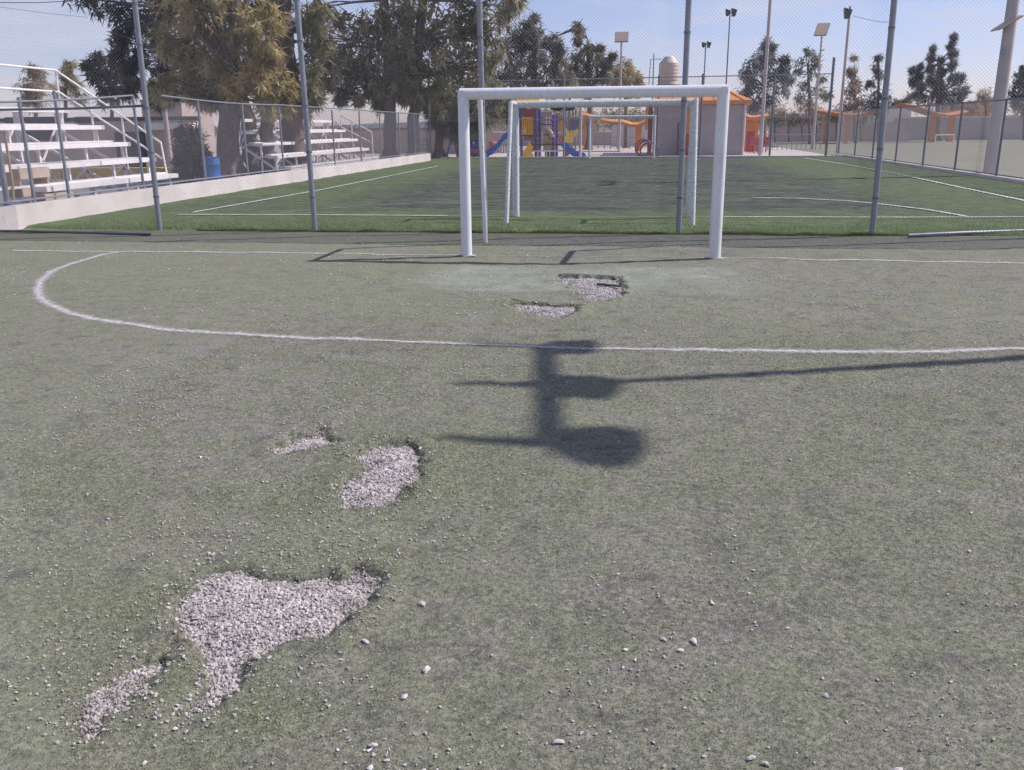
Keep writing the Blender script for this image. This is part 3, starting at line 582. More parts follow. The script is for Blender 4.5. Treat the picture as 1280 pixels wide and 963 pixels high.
# right fence
rf = thing('right_chain_link_fence', 'chain link fence on a low kerb along the right side of the far pitch', 'fence', (10.15, 32, 0))
MB().box((10.05, 12, -.08), (10.25, 50, .13)).build('kerb', M['concrete'], rf)
def y_at(u, X): return float(min(np.arange(13, 50, .02), key=lambda yy: abs(proj(X, yy, .1)[0]-u)))
for u in [1245, 1193, 1153, 1119, 1090, 1068, 1048]:
    y = y_at(u, 10.15); MB().tube([(10.15, y, .1), (10.15, y, 2.25)], .035, 8).build('post', M['galv_dark'], rf)
for y in (24.4, 21.6): MB().tube([(10.15, y, .1), (10.15, y, 2.25)], .035, 8).build('post', M['galv_dark'], rf)
MB().tube([(10.15, 14.2, 2.2), (10.15, 30, 2.22), (10.15, 49.5, 2.2)], .026, 6).build('top_rail', M['galv_dark'], rf)
MB().tube([(10.15, 14.2, .17), (10.15, 49.5, .17)], .02, 6).build('bottom_rail', M['galv_dark'], rf)
add_cloth(rf, [((10.18, 14.2), (10.18, 49.5), .15, 2.2)], M['wire_old'], .055, .0014)
# tall fence at the far end
BY0 = 47.7
ef = thing('end_chain_link_fence', 'tall chain link fence across the far end of the pitch before the playground', 'fence', (0, BY0, 0))
for u, v in [(537, 97), (705, 100), (822, 97), (876, 93), (965, 97), (1036, 77)]:
    p = atY(u, 150, BY0); tz = 4.05 if u != 1036 else 4.7; MB().tube([(p[0], BY0, -.05), (p[0], BY0, tz)], .05 if u != 1036 else .065, 8).build('post', M['galv_dark'] if u > 800 else M['galv'], ef)
xl, xr = atY(537, 150, BY0)[0], atY(1036, 150, BY0)[0]
MB().tube([(xl, BY0, 3.85), (xr, BY0, 3.95)], .028, 6).build('top_rail', M['galv'], ef)
MB().tube([(xl, BY0, 1.95), (xr, BY0, 1.95)], .02, 6).build('mid_rail', M['galv'], ef)
add_cloth(ef, [((xl, BY0-.06), (xr, BY0-.06), .05, 3.9)], M['wire_old'], .075, .0013)
MB().box((-10.4, BY0-.1, -.08), (10.25, BY0+.12, .09)).build('kerb', M['concrete'], ef)

# ------------------------------------------------------------------ goals
def goal(x0, x1, y, dback, mat, label, rpost=.0635, rback=.034, H=2.0, z0=0., topd=None, skew=0.):
    sgn = 1 if dback > 0 else -1; topd = dback*.78 if topd is None else topd
    t = thing('goal', label, 'goal', ((x0+x1)/2, y, z0))
    for X in (x0, x1): MB().tube([(X, y, z0-.05), (X, y, H+z0+.04)], rpost, 18).build('post', mat, t)
    MB().tube([(x0-rpost*.6, y, H+z0), (x1+rpost*.6, y, H+z0)], rpost, 18).build('crossbar', mat, t)
    for X in (x0, x1):
        sh = skew if X == x1 else 0
        MB().tube([(X, y, H+z0+.01), (X+sh, y+topd, H+z0+.02)], rback, 12).build('top_stay', mat, t)
        MB().tube([(X+sh, y+topd, H+z0+.045), (X+sh*1.3, y+dback, z0-.03)], rback, 12).build('rear_leg', mat, t)
    return t
g1 = goal(-2.185, .965, 11.4, 1.47, M['white_paint'], 'nearest white goal frame without a net on the worn turf', topd=1.2, skew=.05, rpost=.069)
for X, r in ((-2.185, 'l'), (.965, 'r')):
    b = MB(); n = 14; ring = [(X+(.07+.07*random.random())*math.cos(2*math.pi*k/n)*1.2, 11.4+(.06+.06*random.random())*math.sin(2*math.pi*k/n)) for k in range(n)]
    b.add([(x, y, .012) for x, y in ring]+[(X, 11.4, .035)], [(k, (k+1) % n, n) for k in range(n)]); b.build('footing', M['bed'], g1)
p0 = gp(648, 271, .05)
goal(-2.19, .89, 16.25, -1.22, M['goal_worn'], 'middle white goal frame with peeling paint, seen from behind on the far pitch', rpost=.062, rback=.036, z0=.04, topd=-.55, H=1.94)
xa, xb = atY(737, 170, 46.2)[0], atY(818, 170, 46.2)[0]
goal(xa, xb, 46.2, 1.0, M['goal_worn'], 'farthest and smallest looking white goal, at the end of the far pitch', z0=.04, rpost=.055)

# ------------------------------------------------------------------ floodlight masts
def floodmast(x, y, H):
    t = thing('floodlight_mast', 'floodlight mast outside the right of the frame whose three heads shade the turf', 'floodlight mast', (x, y, 0))
    MB().tube([(x, y, -.1), (x, y, H+.1)], [.085, .05], 14).build('pole', M['galv'], t)
    MB().beam((x-.13, y+1.12, H), (x+.13, y-1.12, H), .13, .06).build('crossarm', M['galv'], t)
    for k, (o, sc, hy) in enumerate(((1.08, .68, .24), (0, .78, .28), (-1.08, .84, .31))):
        cx, cy = x-.12*o, y+o
        h = MB(); h.prism([(cx-.02, cy-.05, H-.07), (cx+.10*sc, cy-hy*.7, H-.07), (cx+.22*sc, cy-hy*.95, H-.07), (cx+.46*sc, cy-hy, H-.07), (cx+.56*sc, cy-hy*.4, H-.07), (cx+.54*sc, cy+hy*.75, H-.07), (cx+.38*sc, cy+hy, H-.07), (cx+.10*sc, cy+hy*.85, H-.07)], (0, 0, 0), (0, 0, .1)); hd = h.build('lamp_head', M['lamp_dark'], t, .02)
        h = MB(); h.prism([(cx+.05, cy-.10*sc, H-.02), (cx-.60, cy-.025, H-.02), (cx-.60, cy+.025, H-.02), (cx+.05, cy+.10*sc, H-.02)], (0, 0, 0), (0, 0, .05)); h.build('visor', M['lamp_dark'], hd)
FH = 8.2; floodmast(-.55+FH*.926, 5.53+FH*.295, FH)

def mast(x, y, H, r0, r1, mat, label, heads=(), name='lamp_mast', cat='mast', base=None):
    t = thing(name, label, cat, (x, y, 0)); MB().tube([(x, y, -.1), (x, y, H)], [r0, r1], 12).build('pole', mat, t)
    for dx, dz, s in heads:
        b = MB(); b.beam((x, y, H+dz), (x+dx, y, H+dz+.06), .06, .06); b.build('bracket', M['galv_dark'], t)
        b = MB(); b.prism([(x+dx-.24*s, y-.2*s, H+dz+.34*s), (x+dx+.26*s, y-.2*s, H+dz+.2*s), (x+dx+.1*s, y-.2*s, H+dz-.3*s), (x+dx-.16*s, y-.2*s, H+dz-.28*s)], (0, 0, 0), (0, .4*s, 0)); b.build('lamp_head', M['lamp_dark'], t)
    return t
bigm = mast(10.58, 29.7, 12.3, .2, .12, M['concrete_pole'], 'thick pinkish concrete mast just behind the right fence')
MB().beam((10.58, 28.6, 12.25), (10.58, 30.8, 12.25), .08, .08).build('crossarm', M['galv_dark'], bigm)
for yy in (28.8, 29.7, 30.6):
    b = MB(); b.prism([(10.3, yy-.22, 12.4), (10.05, yy-.25, 12.1), (10.12, yy-.25, 12.0), (10.52, yy-.2, 12.2)], (0, 0, 0), (0, .5, 0)); b.build('lamp_head', M['lamp_dark'], bigm)
p = atY(950, 195, 52); mast(p[0], 52, 12, .11, .07, M['concrete_pole'], 'tall slim white mast rising right of the grey building')
p = atY(1046, 195, 50.5); mast(p[0], 50.5, 7.3, .09, .06, M['concrete_pole'], 'mast with one floodlight head on top behind the right corner of the pitch', heads=((-.1, -.35, .8),))
p = atY(908, 100, 105); mast(p[0], 105, 13.3, .1, .06, M['galv_dark'], 'very thin distant mast with twin floodlights above the building', heads=((-.25, -.2, 1.1), (.4, -.2, 1.3)))
p = atY(880, 100, 140); mast(p[0], 140, 12.9, .12, .08, M['galv_dark'], 'smallest distant mast with twin floodlights just right of the third fence pole', heads=((-.3, -.2, 1.2), (.45, -.2, 1.4)))
p = atY(215, 220, 31.2); mast(p[0], 31.2, 3.7, .1, .07, M['concrete_pole'], 'short pale mast behind the gap in the left fence', heads=((-.25, -.15, .5),))
p = atY(822, 100, 53); mast(.62, 55.5, 5.6, .035, .03, M['galv_dark'], 'thin dark pole beside the beige water tank')
for u, Y in ((683, 62), (693, 66)): p = atY(u, 150, Y); mast(p[0], Y, 4.9, .05, .045, M['galv'], 'thin grey post above the crossbar, %s' % ('left one of a pair' if u == 683 else 'right one of a pair'), name='utility_post', cat='post')
def solar(u, vtop, vbot, Y, label, w, tilt):
    p = atY(u, (vtop+vbot)/2, Y); t = thing('solar_street_lamp', label, 'street lamp', (p[0], Y, 0)); zt, zb = atY(u, vtop, Y)[2], atY(u, vbot, Y)[2]
    MB().tube([(p[0], Y, -.05), (p[0], Y, zb+.2)], [.09, .06], 10).build('pole', M['concrete_pole'], t)
    b = MB(); b.add([(p[0]-w/2-tilt, Y-.18, zb), (p[0]+w/2-tilt, Y-.18, zb), (p[0]+w/2+tilt, Y+.5, zt), (p[0]-w/2+tilt, Y+.5, zt), (p[0]-w/2-tilt, Y-.2, zb+.05), (p[0]+w/2-tilt, Y-.2, zb+.05), (p[0]+w/2+tilt, Y+.48, zt+.05), (p[0]-w/2+tilt, Y+.48, zt+.05)],
             [(0,3,2,1),(4,5,6,7),(0,1,5,4),(1,2,6,5),(2,3,7,6),(3,0,4,7)]); pn = b.build('solar_panel', M['panel_tan'], t)
    f = MB()
    for a, c in (((-w/2-tilt, -.21, zb), (w/2-tilt, -.21, zb)), ((-w/2+tilt, .49, zt), (w/2+tilt, .49, zt)), ((-w/2-tilt, -.21, zb), (-w/2+tilt, .49, zt)), ((w/2-tilt, -.21, zb), (w/2+tilt, .49, zt))):
        f.beam((p[0]+a[0], Y+a[1], a[2]), (p[0]+c[0], Y+c[1], c[2]), .05, .06)
    f.build('frame', M['galv'], pn)
    MB().beam((p[0], Y, zb-.9), (p[0]+.22, Y-.1, zb-.86), .12, .06).build('lamp_head', M['galv'], t); return t
solar(777, 40, 53, 60, 'solar street lamp with a square tan panel above the middle of the crossbar', .8, 0)
solar(1028, 29, 45, 64, 'solar street lamp with a tilted tan panel left of the twin floodlight mast', .75, .16)
t = thing('slanted_solar_panel', 'dark slanted solar panel fixed high on the thick concrete mast', 'solar panel', (10.9, 29.6, 4.4))
b = MB(); a_, c_ = atY(1246, 37, 29.6), atY(1274, 23, 29.6); b.add([a_+[0,-.3,0], c_+[0,-.3,.05], c_+[0,.5,.12], a_+[0,.5,.02], a_+[0,-.3,-.04], c_+[0,-.3,.01], c_+[0,.5,.08], a_+[0,.5,-.02]], [(0,1,2,3),(4,7,6,5),(0,4,5,1),(1,5,6,2),(2,6,7,3),(3,7,4,0)]); b.build('panel', M['panel_tan'], t)
MB().beam(atY(1254.5, 60, 29.6), atY(1253.5, 68, 29.6), .12, .12).build('junction_box', M['galv'], t)
# overhead cables
def cable(px, Y, r, label):
    b = MB(); b.tube([atY(u, v, Y) for u, v in px], r, 5); o = b.build('overhead_cable', M['lamp_dark']); tag(o, label, 'cable')
cable([(-60, 6), (0, 3.5), (50, 3.5), (98, 1)], 40, .016, 'dark overhead cable crossing the top left corner of the sky')
cable([(-60, 2), (0, 9), (60, 17), (110, 22)], 44, .008, 'thinner overhead cable sagging below the one in the top left sky')
cable([(1066, 20), (1090, 26), (1104, 28), (1120, 27)], 60, .012, 'short overhead cable right of the single head floodlight mast')

# ------------------------------------------------------------------ bleachers
def bleacher(rows, y0s, y1, label, railpts, frames, stairs=False):
    t = thing('bleacher', label, 'bleacher', (rows[0][0], (y0s[1]+y1)/2, 0)); W = M['bleacher']
    for k, (x, z) in enumerate(rows):
        MB().box((x-.15, y0s[k], z-.075), (x+.15, y1, z+.02)).build('seat_plank', W, t, .006)
        if k: MB().box((x+.16, y0s[k]+.1, z-.36), (x+.36, y1-.05, z-.32)).build('foot_plank', M['bleacher'], t)
    for y in frames:
        b = MB()
        a, c = rows[0], rows[-1]
        b.beam((a[0]+.1, y, .05), (c[0]-.1, y, c[1]-.45), .05, .06); b.build('stringer', W, t)
        for k, (x, z) in enumerate(rows):
            if y < y0s[k]: continue
            top = z-.05; bot = 0 if k == 0 else rows[k][1]-.42
            MB().beam((x, y, bot-.02), (x, y, top), .055, .055).build('seat_leg', W, t)
            if k: MB().beam((x+.02, y, rows[k][1]-.40), (x+.5, y, rows[k][1]-.40), .04, .04).build('bracket', W, t)
        MB().beam((c[0]-.1, y, -.02), (c[0]-.1, y, c[1]), .06, .06).build('rear_leg', W, t)
        mx, mz = rows[2]; MB().beam((mx, y, -.02), (mx, y, mz-.4), .05, .05).build('rear_leg', W, t)
    for a, c in zip(frames[:-1], frames[1:]):
        MB().beam((rows[-1][0]-.1, a, .1), (rows[-1][0]-.1, c, rows[-1][1]-.3), .035, .035).build('brace', W, t)
        MB().beam((rows[-1][0]-.1, c, .1), (rows[-1][0]-.1, a, rows[-1][1]-.3), .035, .035).build('brace', W, t)
        MB().beam((rows[2][0], a, .1), (rows[2][0], c, rows[2][1]-.5), .03, .03).build('brace', W, t)
    for pts in railpts: MB().tube(pts, .024, 8).build('guard_rail', W, t)
    return t
R1 = [(-10.9, .60), (-11.4, .97), (-12.0, 1.32), (-12.6, 1.70), (-13.45, 2.08)]
rails = [[(-13.5, 13, 2.98), (-13.5, 20.3, 2.96), (-11.1, 20.3, 1.32), (-11.0, 20.3, .2)], [(-13.5, 13, 2.52), (-13.5, 20.3, 2.48), (-11.1, 20.3, .95)]]
rails += [[(-13.5, 20.3, 1.3), (-13.5, 20.3, 2.97)]]+[[(-13.5+q, 20.3, 1.75-q*.7), (-13.5+q, 20.3, 2.96-q*.683)] for q in (.75, 1.5, 2.1)]+[[(-13.5, yy, 2.1), (-13.5, yy, 2.97)] for yy in (14.6, 17.4)]
bleacher(R1, [15.4, 13.5, 13.5, 13.5, 13.5], 20.3, 'nearer and larger white bleacher behind the fence at the far left', rails, [13.7, 15.5, 17.1, 18.7, 20.15])
R2 = [(-10.75, .46), (-11.15, .80), (-11.6, 1.17), (-12.1, 1.53), (-12.65, 1.90)]
rails = [[(-12.3, 37.2, 1.7), (-12.3, 37.2, 2.1), (-11.0, 37.2, 1.45), (-11.0, 37.2, .4)], [(-12.3, 37.2, 1.65), (-11.0, 37.2, 1.0)]] + [[(-12.3+q, 37.2, .4), (-12.3+q, 37.2, 2.1-.5*q)] for q in (.45,)]
bleacher(R2, [27, 27, 27, 27, 27], 36.7, 'farther white bleacher beyond the second tall pole', rails, [27.2, 28.9, 30.8, 32.7, 34.6, 36.5])
# timber and crates under and beside the near bleacher
def crate(lo, hi, label):
    t = thing('timber_crate', label, 'crate', ((lo[0]+hi[0])/2, (lo[1]+hi[1])/2, lo[2])); x0, y0, z0 = lo; x1, y1, z1 = hi; T = .03
    for k in range(2): MB().box((x1-T, y0, z0+(z1-z0)*(.02+.62*k)), (x1, y1, z0+(z1-z0)*(.36+.62*k))).build('plank', M['cream_wall'], t)
    for yy in (y0, y1-.06): MB().box((x0, yy, z0), (x1-T-.002, yy+.06, z1)).build('end_board', M['wood'], t)
    MB().box((x0, y0+.06, z1-T), (x1-T-.002, y1-.06, z1-.002)).build('top_board', M['wood'], t)
p = atX(70, 246, -10.75); crate((-11.0, p[1]-.35, .16), (-10.72, p[1]+.5, .5), 'wooden pallet block with a dark slot resting behind the low wall')
p = atX(45, 222, -11.1); crate((-11.4, p[1]-.5, .45), (-11.05, p[1]+.35, .95), 'pale timber box standing at the left end of the lowest bleacher seat')
t = thing('timber_handrail', 'bare timber handrail standing at the left edge by the bleacher', 'handrail', (-11.0, 14.2, 0))
MB().tube([atX(-12, 155, -11), atX(6, 168, -11), atX(16, 232, -11), atX(17, 250, -11)], .022, 8).build('rail', M['wood'], t)
# pipes stacked behind the near wall
t = thing('stacked_pipes', 'long grey pipes lying behind the low wall below the bleacher', 'pipes', (-11.5, 18, 0))
for k in range(6): MB().tube([(-11.0-.14*k, 13.2+.4*k, .08+.03*(k % 2)), (-11.05-.14*k, 21.5+.3*k, .08+.03*(k % 2))], .05, 8).build('pipe', M['galv'] if k % 2 else M['galv_dark'], t)

# ------------------------------------------------------------------ blue barrel, kerb, left background
def barrel(x, y):
    t = thing('blue_barrel', 'blue plastic barrel standing behind the left fence near the tree trunks', 'barrel', (x, y, 0)); r = .235
    MB().lathe((x, y, 0), [(0, .0), (r*.95, 0), (r, .04), (r, .3), (r*1.05, .32), (r*1.05, .36), (r, .38), (r, .62), (r*1.05, .64), (r*1.05, .68), (r, .7), (r, .80), (r*.93, .83)], 20).build('drum', M['blue'], t)
    MB().lathe((x, y, 0), [(r*.95, .83), (r*.98, .85), (r*.9, .865), (0, .86)], 20).build('lid', M['slide_blue'], t)
p = atX(265, 216, -12.1); barrel(*[float(q) for q in atY(265, 214, 24.4)[:2]])
t = thing('yellow_kerb', 'long kerb with faded yellow paint on the pavement beyond the bleachers', 'kerb', (-17.5, 30, 0))
for k in range(7):
    y0 = 30+.02*k; x0 = -26+1.9*k; MB().box((x0, y0, -.05), (x0+1.88, y0+.3, .34)).build('kerb_stone', M['yellow_kerb'], t, .02)
def wall(name, label, x0, x1, y, h, mat, d=.2, cap=None, z0=-.1):
    t = thing(name, label, 'wall', ((x0+x1)/2, y, 0)); MB().box((x0, y, z0), (x1, y+d, h)).build('wall_body', mat, t)
    if cap: MB().box((x0-.03, y-.06, h+.001), (x1+.03, y+d+.06, h+.14)).build('coping', cap, t)
    return t
def pxwall(name, label, u0, u1, vtop, Y, mat, cap=None, d=.25):
    a = atY(u0, vtop, Y); b_ = atY(u1, vtop, Y); return wall(name, label, a[0], b_[0], Y, (a[2]+b_[2])/2, mat, d, cap)
t = pxwall('long_wall', 'long cream and brown wall behind the left bleacher', -60, 246, 152, 33, M['cream_wall'], M['lamp_dark'])
a, c = atY(186, 160, 32.9), atY(243, 150, 32.9)
MB().box((a[0], 32.55, c[2]-.35), (c[0], 32.95, c[2]-.1)).build('awning', M['bleacher'], t)
# dark openings under the near bleacher
for u0, u1, v0, v1 in [(8, 78, 146, 157), (35, 66, 162, 176), (150, 180, 165, 215), (95, 112, 146, 154)]:
    a, c = atY(u0, v1, 32.98), atY(u1, v0, 32.98); MB().box((a[0], 32.93, a[2]), (c[0], 33.02, c[2])).build('opening', M['window'], t)
pxwall('tan_wall', 'tan wall beyond the farther bleacher and the tree trunks', 360, 604, 163, 62, M['tan_wall'], M['galv_dark'])
t = pxwall('left_house', 'pale pinkish house whose flat roof shows above the left wall', 176, 226, 128, 52, M['pink_wall'], M['concrete'], d=4)
t = thing('metal_rack', 'small grey metal rack standing against the tan wall by the corner post', 'rack', (*atY(529, 195, 50)[:2], 0))
for v in (176, 181, 186, 191): a = atY(524, v, 50); c = atY(535, v, 50); MB().beam(a, c, .06, .07).build('shelf', M['galv'], t)
for u in (524, 535): a = atY(u, 174, 50); MB().beam((a[0], 50, 0), a, .06, .06).build('upright', M['galv'], t)
pxwall('playground_wall', 'short pink brick wall behind the left blue slide', 603, 624, 162, 60, M['tan_wall'], None)
# picket panels left of the tower
t = thing('picket_fence', 'pale picket fence behind the left blue slide', 'fence', (*atY(630, 190, 58)[:2], 0))
for u in np.arange(617, 642, 3): a = atY(u, 166, 58); MB().box((a[0]-.05, 58, 0), (a[0]+.05, 58.04, a[2])).build('picket', M['pink_wall'], t)
MB().beam(atY(616, 165, 57.97), atY(642, 165, 57.97), .05, .1).build('rail', M['bleacher'], t)

# ------------------------------------------------------------------ playground
PY = 50.0
def P(u, v, dy=0.): return atY(u, v, PY+dy)
def gz(p, z=0.): return (p[0], p[1], z)
t = thing('play_tower', 'play tower with purple posts, yellow barriers and a blue slide on each side', 'play structure', (P(680, 190)[0], PY, 0))
for u, v, w, dy in [(670, 136, .09, 0), (674.5, 136, .08, .5), (692, 144, .085, 0), (696, 144, .075, .4), (638, 131, .09, 0), (641.5, 131, .08, .9), (651.5, 133, .07, 0), (706, 136, .08, 1.4)]:
    p = P(u, v, dy); MB().tube([gz(p, -.05), p], w, 10).build('post', M['purple'], t)
a = P(643, 126, -.3); c = P(675, 126, -.3); b = MB()
b.prism([a+[0,0,-.12], c+[0,0,-.12], c+[-.15,.4,.32], a+[.15,.4,.32]], (0, 0, 0), (0, 1.6, 0)); b.build('roof', M['yellow'], t)
b = MB(); b.box((P(652,146)[0], PY+.7, P(652,147)[2]), (P(671,137)[0], PY+.78, P(652,136)[2])); b.build('gable_panel', M['red'], t)
for u in np.arange(653, 667, 2.4): MB().tube([P(u, 167.5, -.1), P(u, 148, -.1)], .035, 6).build('barrier_bar', M['yellow'], t)
for v in (147.5, 167.5): MB().tube([P(652, v, -.1), P(666, v, -.1)], .045, 6).build('barrier_rail', M['yellow'], t)
b = MB(); b.box((P(650,170)[0], PY, P(650,171)[2]), (P(673,170)[0], PY+1.5, P(650,168.8)[2])); b.build('deck', M['brown'], t)
b = MB(); b.box((P(653,160)[0], PY+1.4, P(653,168)[2]), (P(668,160)[0], PY+1.45, P(653,150)[2])); b.build('back_panel', M['orange'], t)
def leaf(pts, mat, name, dy, th=.12): b = MB(); Q_ = [P(u, v, dy) for u, v in pts]; b.prism(Q_, (0, 0, 0), (0, th, 0)); return b.build(name, mat, t)
leaf([(662,178),(666,184),(664,190),(667,195),(660,200),(654,198),(653,190),(657,186)], M['yellow'], 'leaf_climber', -.5)
leaf([(703,178),(707,170),(707,160),(710,164),(714,167),(722,161),(721,168),(716,174),(716,179)], M['yellow_pale'], 'leaf_panel', -.6)
leaf([(706,184),(712,183),(720,186),(719,190),(712,192),(708,197),(703,196)], M['yellow'], 'leaf_step', .3)
leaf([(679,154),(702,154),(702,163),(690,162),(679,160)], M['yellow'], 'canopy', .8, .9)
b = MB(); prof = [P(679,188), P(679,163)] + [P(679+12*k/5, 162+ (k/5)**2*10) for k in range(1, 6)] + [P(691,188)]; b.prism(prof, (0, 0, 0), (0, .06, 0)); b.build('climbing_panel', M['beige'], t)
b = MB(); b.tube([P(679,160,-.1), P(684,161,-.1), P(688,165,-.1), P(691,172,-.1)], .12, 8); b.build('arch_rim', M['pink_wall'], t)
for k in range(9): pp = P(681+random.random()*8, 166+random.random()*18, -.04); MB().lathe(pp, [(.0, -.04), (.06, -.02), (.06, .03), (0, .05)], 8).build('hand_hold', random.choice([M['brown'], M['grey_wall'], M['yellow']]), t)
for v in (181, 189): MB().beam(P(666, v, -.1), P(703, v, -.1), .06, .06).build('crossbar', M['bleacher'] if v == 189 else M['brown'], t)
for v in (172, 179, 186, 193): MB().beam(P(670, v, -.2), P(675, v, -.2), .05, .05).build('rung', M['pink_red'], t)
for v in (160, 168, 176, 184): MB().beam(P(690, v, -.2), P(696.5, v, -.2), .05, .05).build('rung', M['pink_red'], t)
def slide(pts, wd, name='slide'):
    b = MB(); top = [Vector([float(c) for c in q]) for q in pts]; n = len(top)
    sec = [(-wd/2, .3), (-wd/2, -.05), (wd/2, -.05), (wd/2, .3), (wd/2-.05, .3), (wd/2-.05, .02), (-wd/2+.05, .02), (-wd/2+.05, .3)]
    vs = [(q.x, q.y+s[0], q.z+s[1]-.08) for q in top for s in sec]; m_ = len(sec)
    b.add(vs, [(i*m_+k, i*m_+(k+1) % m_, (i+1)*m_+(k+1) % m_, (i+1)*m_+k) for i in range(n-1) for k in range(m_)]+[tuple(range(m_)), tuple(range((n-1)*m_, n*m_))])
    return b.build(name, M['slide_blue'], t)
slide([P(641,168), P(636,169), P(630,174), P(624,182), P(617,189), P(611,192), P(607,196)], .62)
slide([P(703,181), P(708,184), P(713,190), P(720,194), P(727,196), P(731,197), P(732,203)], .62)
b = MB()
for k in range(26):
    cx, cy = P(693+(k % 2)*16+random.uniform(-6, 6), 137.5+random.uniform(-1.5, 1.5), .8)[[0, 2]]; b.box((cx, PY+.7, cy), (cx+.22, PY+1.1, cy+.1+.1*random.random()))
b.build('palm_topper', M['black'], t)
for u in (711, 716, 720): MB().tube([gz(P(u, 130, 2.2), 0), P(u, 136, 2.2)], .05, 8).build('post', M['galv'], t)
b = MB(); b.box((P(709,165)[0], PY+2, P(709,163)[2]), (P(721,150)[0], PY+2.1, P(709,147)[2])); b.build('rear_panel', M['galv_dark'], t)
MB().tube([gz(P(726, 130, -.4), 0), P(726, 134, -.4)], .08, 8).build('post', M['concrete_pole'], t)
for (u0, v0, u1, v1, mt, nm) in [(676,140,690,150,'pink_wall','tube_panel'), (699,151,706,163,'yellow','side_panel'), (655,171,667,176,'pink_wall','skirt_panel'), (681,190,690,198,'brown','foot_grille'), (700,170,704,180,'orange','handle_panel'), (644,150,650,169,'orange','side_panel')]:
    a = P(u0, v1, .5); c = P(u1, v0, .5); b = MB(); b.box((a[0], PY+.5, a[2]), (c[0], PY+.56, c[2])); b.build(nm, M[mt], t)
for u in (683, 687): MB().tube([gz(P(u, 190, .1), 0), P(u, 146, .1)], .03, 6).build('climbing_pole', M['bleacher'], t)
for v in (150, 156): MB().tube([P(674, v, -.1), P(691, v, -.1)], .04, 6).build('bridge_rail', M['purple'], t)
MB().tube([P(703,183,-.2), P(700,176,-.2), P(698,168,-.2)], .05, 6).build('handrail', M['pink_red'], t)
# swing
t = thing('swing_frame', 'dark blue A frame swing between the far tree trunks', 'swing', (*atY(572, 195, 51)[:2], 0))
def S(u, v, dy=0.): return atY(u, v, 51+dy)
for a, c, dy in [((566,163),(558,199),0), ((566,163),(572,199),0), ((594,163),(587,199),.6), ((594,163),(600,199),.6)]: MB().tube([S(*a), S(*c, dy)], .05, 8).build('leg', M['slide_blue'], t)
MB().tube([S(564,163), S(596,163)], .05, 8).build('top_beam', M['slide_blue'], t)
for u in (576, 586): MB().tube([S(u,163), S(u+1,186)], .014, 5).build('chain', M['lamp_dark'], t)
MB().box(tuple(S(574,189)-[0,.2,0]), tuple(S(588,186)+[0,.2,0])).build('seat', M['pink_red'], t)
t = thing('spring_rider', 'blue and red spring rider beside the nearest goal post in the distance', 'spring rider', (*atY(592, 195, 49.5)[:2], 0))
def S(u, v, dy=0.): return atY(u, v, 49.5+dy)
MB().lathe(S(590,181), [(0,-.2),(.14,-.16),(.2,0),(.14,.16),(0,.2)], 12).build('head', M['slide_blue'], t)
MB().tube([S(587,186), S(592,190), S(598,192)], [.12,.16,.08], 10).build('body', M['pink_red'], t); MB().tube([gz(S(593,195), 0), S(593,190)], .08, 8).build('spring', M['dark_red'], t)
t = thing('red_bin', 'small orange red post shaped bin before the pink brick wall', 'bin', (*atY(616, 190, 57)[:2], 0)); a = atY(616, 178, 57)
MB().lathe((a[0], 57, 0), [(.18, 0), (.26, .1), (.26, .45), (.2, .5), (.28, .55), (.28, a[2]), (0, a[2]+.08)], 10).build('body', M['pink_red'], t)

# orange shelters
def shelter(label, roof_px, legs_px, Y, depth=2.6, base=None, mat='orange'):
    t = thing('orange_shelter', label, 'shelter', (*atY(legs_px[0][0], 180, Y)[:2], 0)); b = MB(); up = [atY(u, v, Y) for u, v in roof_px]; n = len(up)
    vs = []
    for q in up:
        for dy, dz in ((-depth/2, 0), (-depth/4, .12), (0, .16), (depth/4, .12), (depth/2, 0)): vs += [(q[0], Y+dy, q[2]+dz), (q[0], Y+dy, q[2]+dz-.16)]
    fs = []
    for i in range(n-1):
        for k in range(4):
            a = i*10+k*2; fs += [(a, a+2, a+12, a+10), (a+1, a+11, a+13, a+3)]
        a = i*10; fs += [(a, a+10, a+11, a+1), (a+8, a+9, a+19, a+18)]
    fs += [tuple([k*2 for k in range(5)]+[k*2+1 for k in range(4, -1, -1)]), tuple([(n-1)*10+k*2 for k in range(5)][::-1]+[(n-1)*10+k*2+1 for k in range(5)])]
    b.add(vs, fs, False); b.build('roof', M['roof_orange'], t)
    for u, v, w in legs_px:
        a = atY(u, v, Y); MB().box((a[0]-w/2, Y-.15, -.05), (a[0]+w/2, Y+.15, a[2])).build('post', M[mat], t)
    return t
shelter('orange butterfly roofed shelter framed inside the farthest goal', [(752,150),(765,152),(780,153),(790,156),(798,156),(805,153),(812,149)], [(798.5,156,.42)], 62)
shelter('orange shelter with two posts just right of the grey building', [(931,146),(940,148),(948,147),(958,145)], [(936,149,.45),(944.5,149,.4)], 60)
shelter('large orange shelter with curved roof beyond the right hand field', [(1126,131),(1138,133),(1150,137),(1165,142),(1178,144.5),(1190,143),(1202,140)], [(1167,146,.5),(1190,145,.5)], 88, 4)
shelter('faded orange shelter roof behind the thin masts on the right', [(1010,137),(1025,140),(1045,142),(1060,144),(1075,143),(1087,141)], [(1035,143,.4),(1060,145,.4)], 84, 4)
shelter('small orange roof just above the left end of the farthest goal', [(728,144),(735,144.5),(742,147)], [(731,146,.12)], 66)
t = thing('dark_red_column', 'slim dark red column at the left side of the grey building', 'column', (*atY(813.5, 190, 51.5)[:2], 0)); a = atY(813.5, 132, 51.5)
MB().box((a[0]-.12, 51.4, -.05), (a[0]+.12, 51.6, a[2])).build('shaft', M['dark_red'], t); MB().box((a[0]-.28, 51.38, 1.4), (a[0]-.125, 51.62, a[2])).build('side_plate', M['orange'], t)
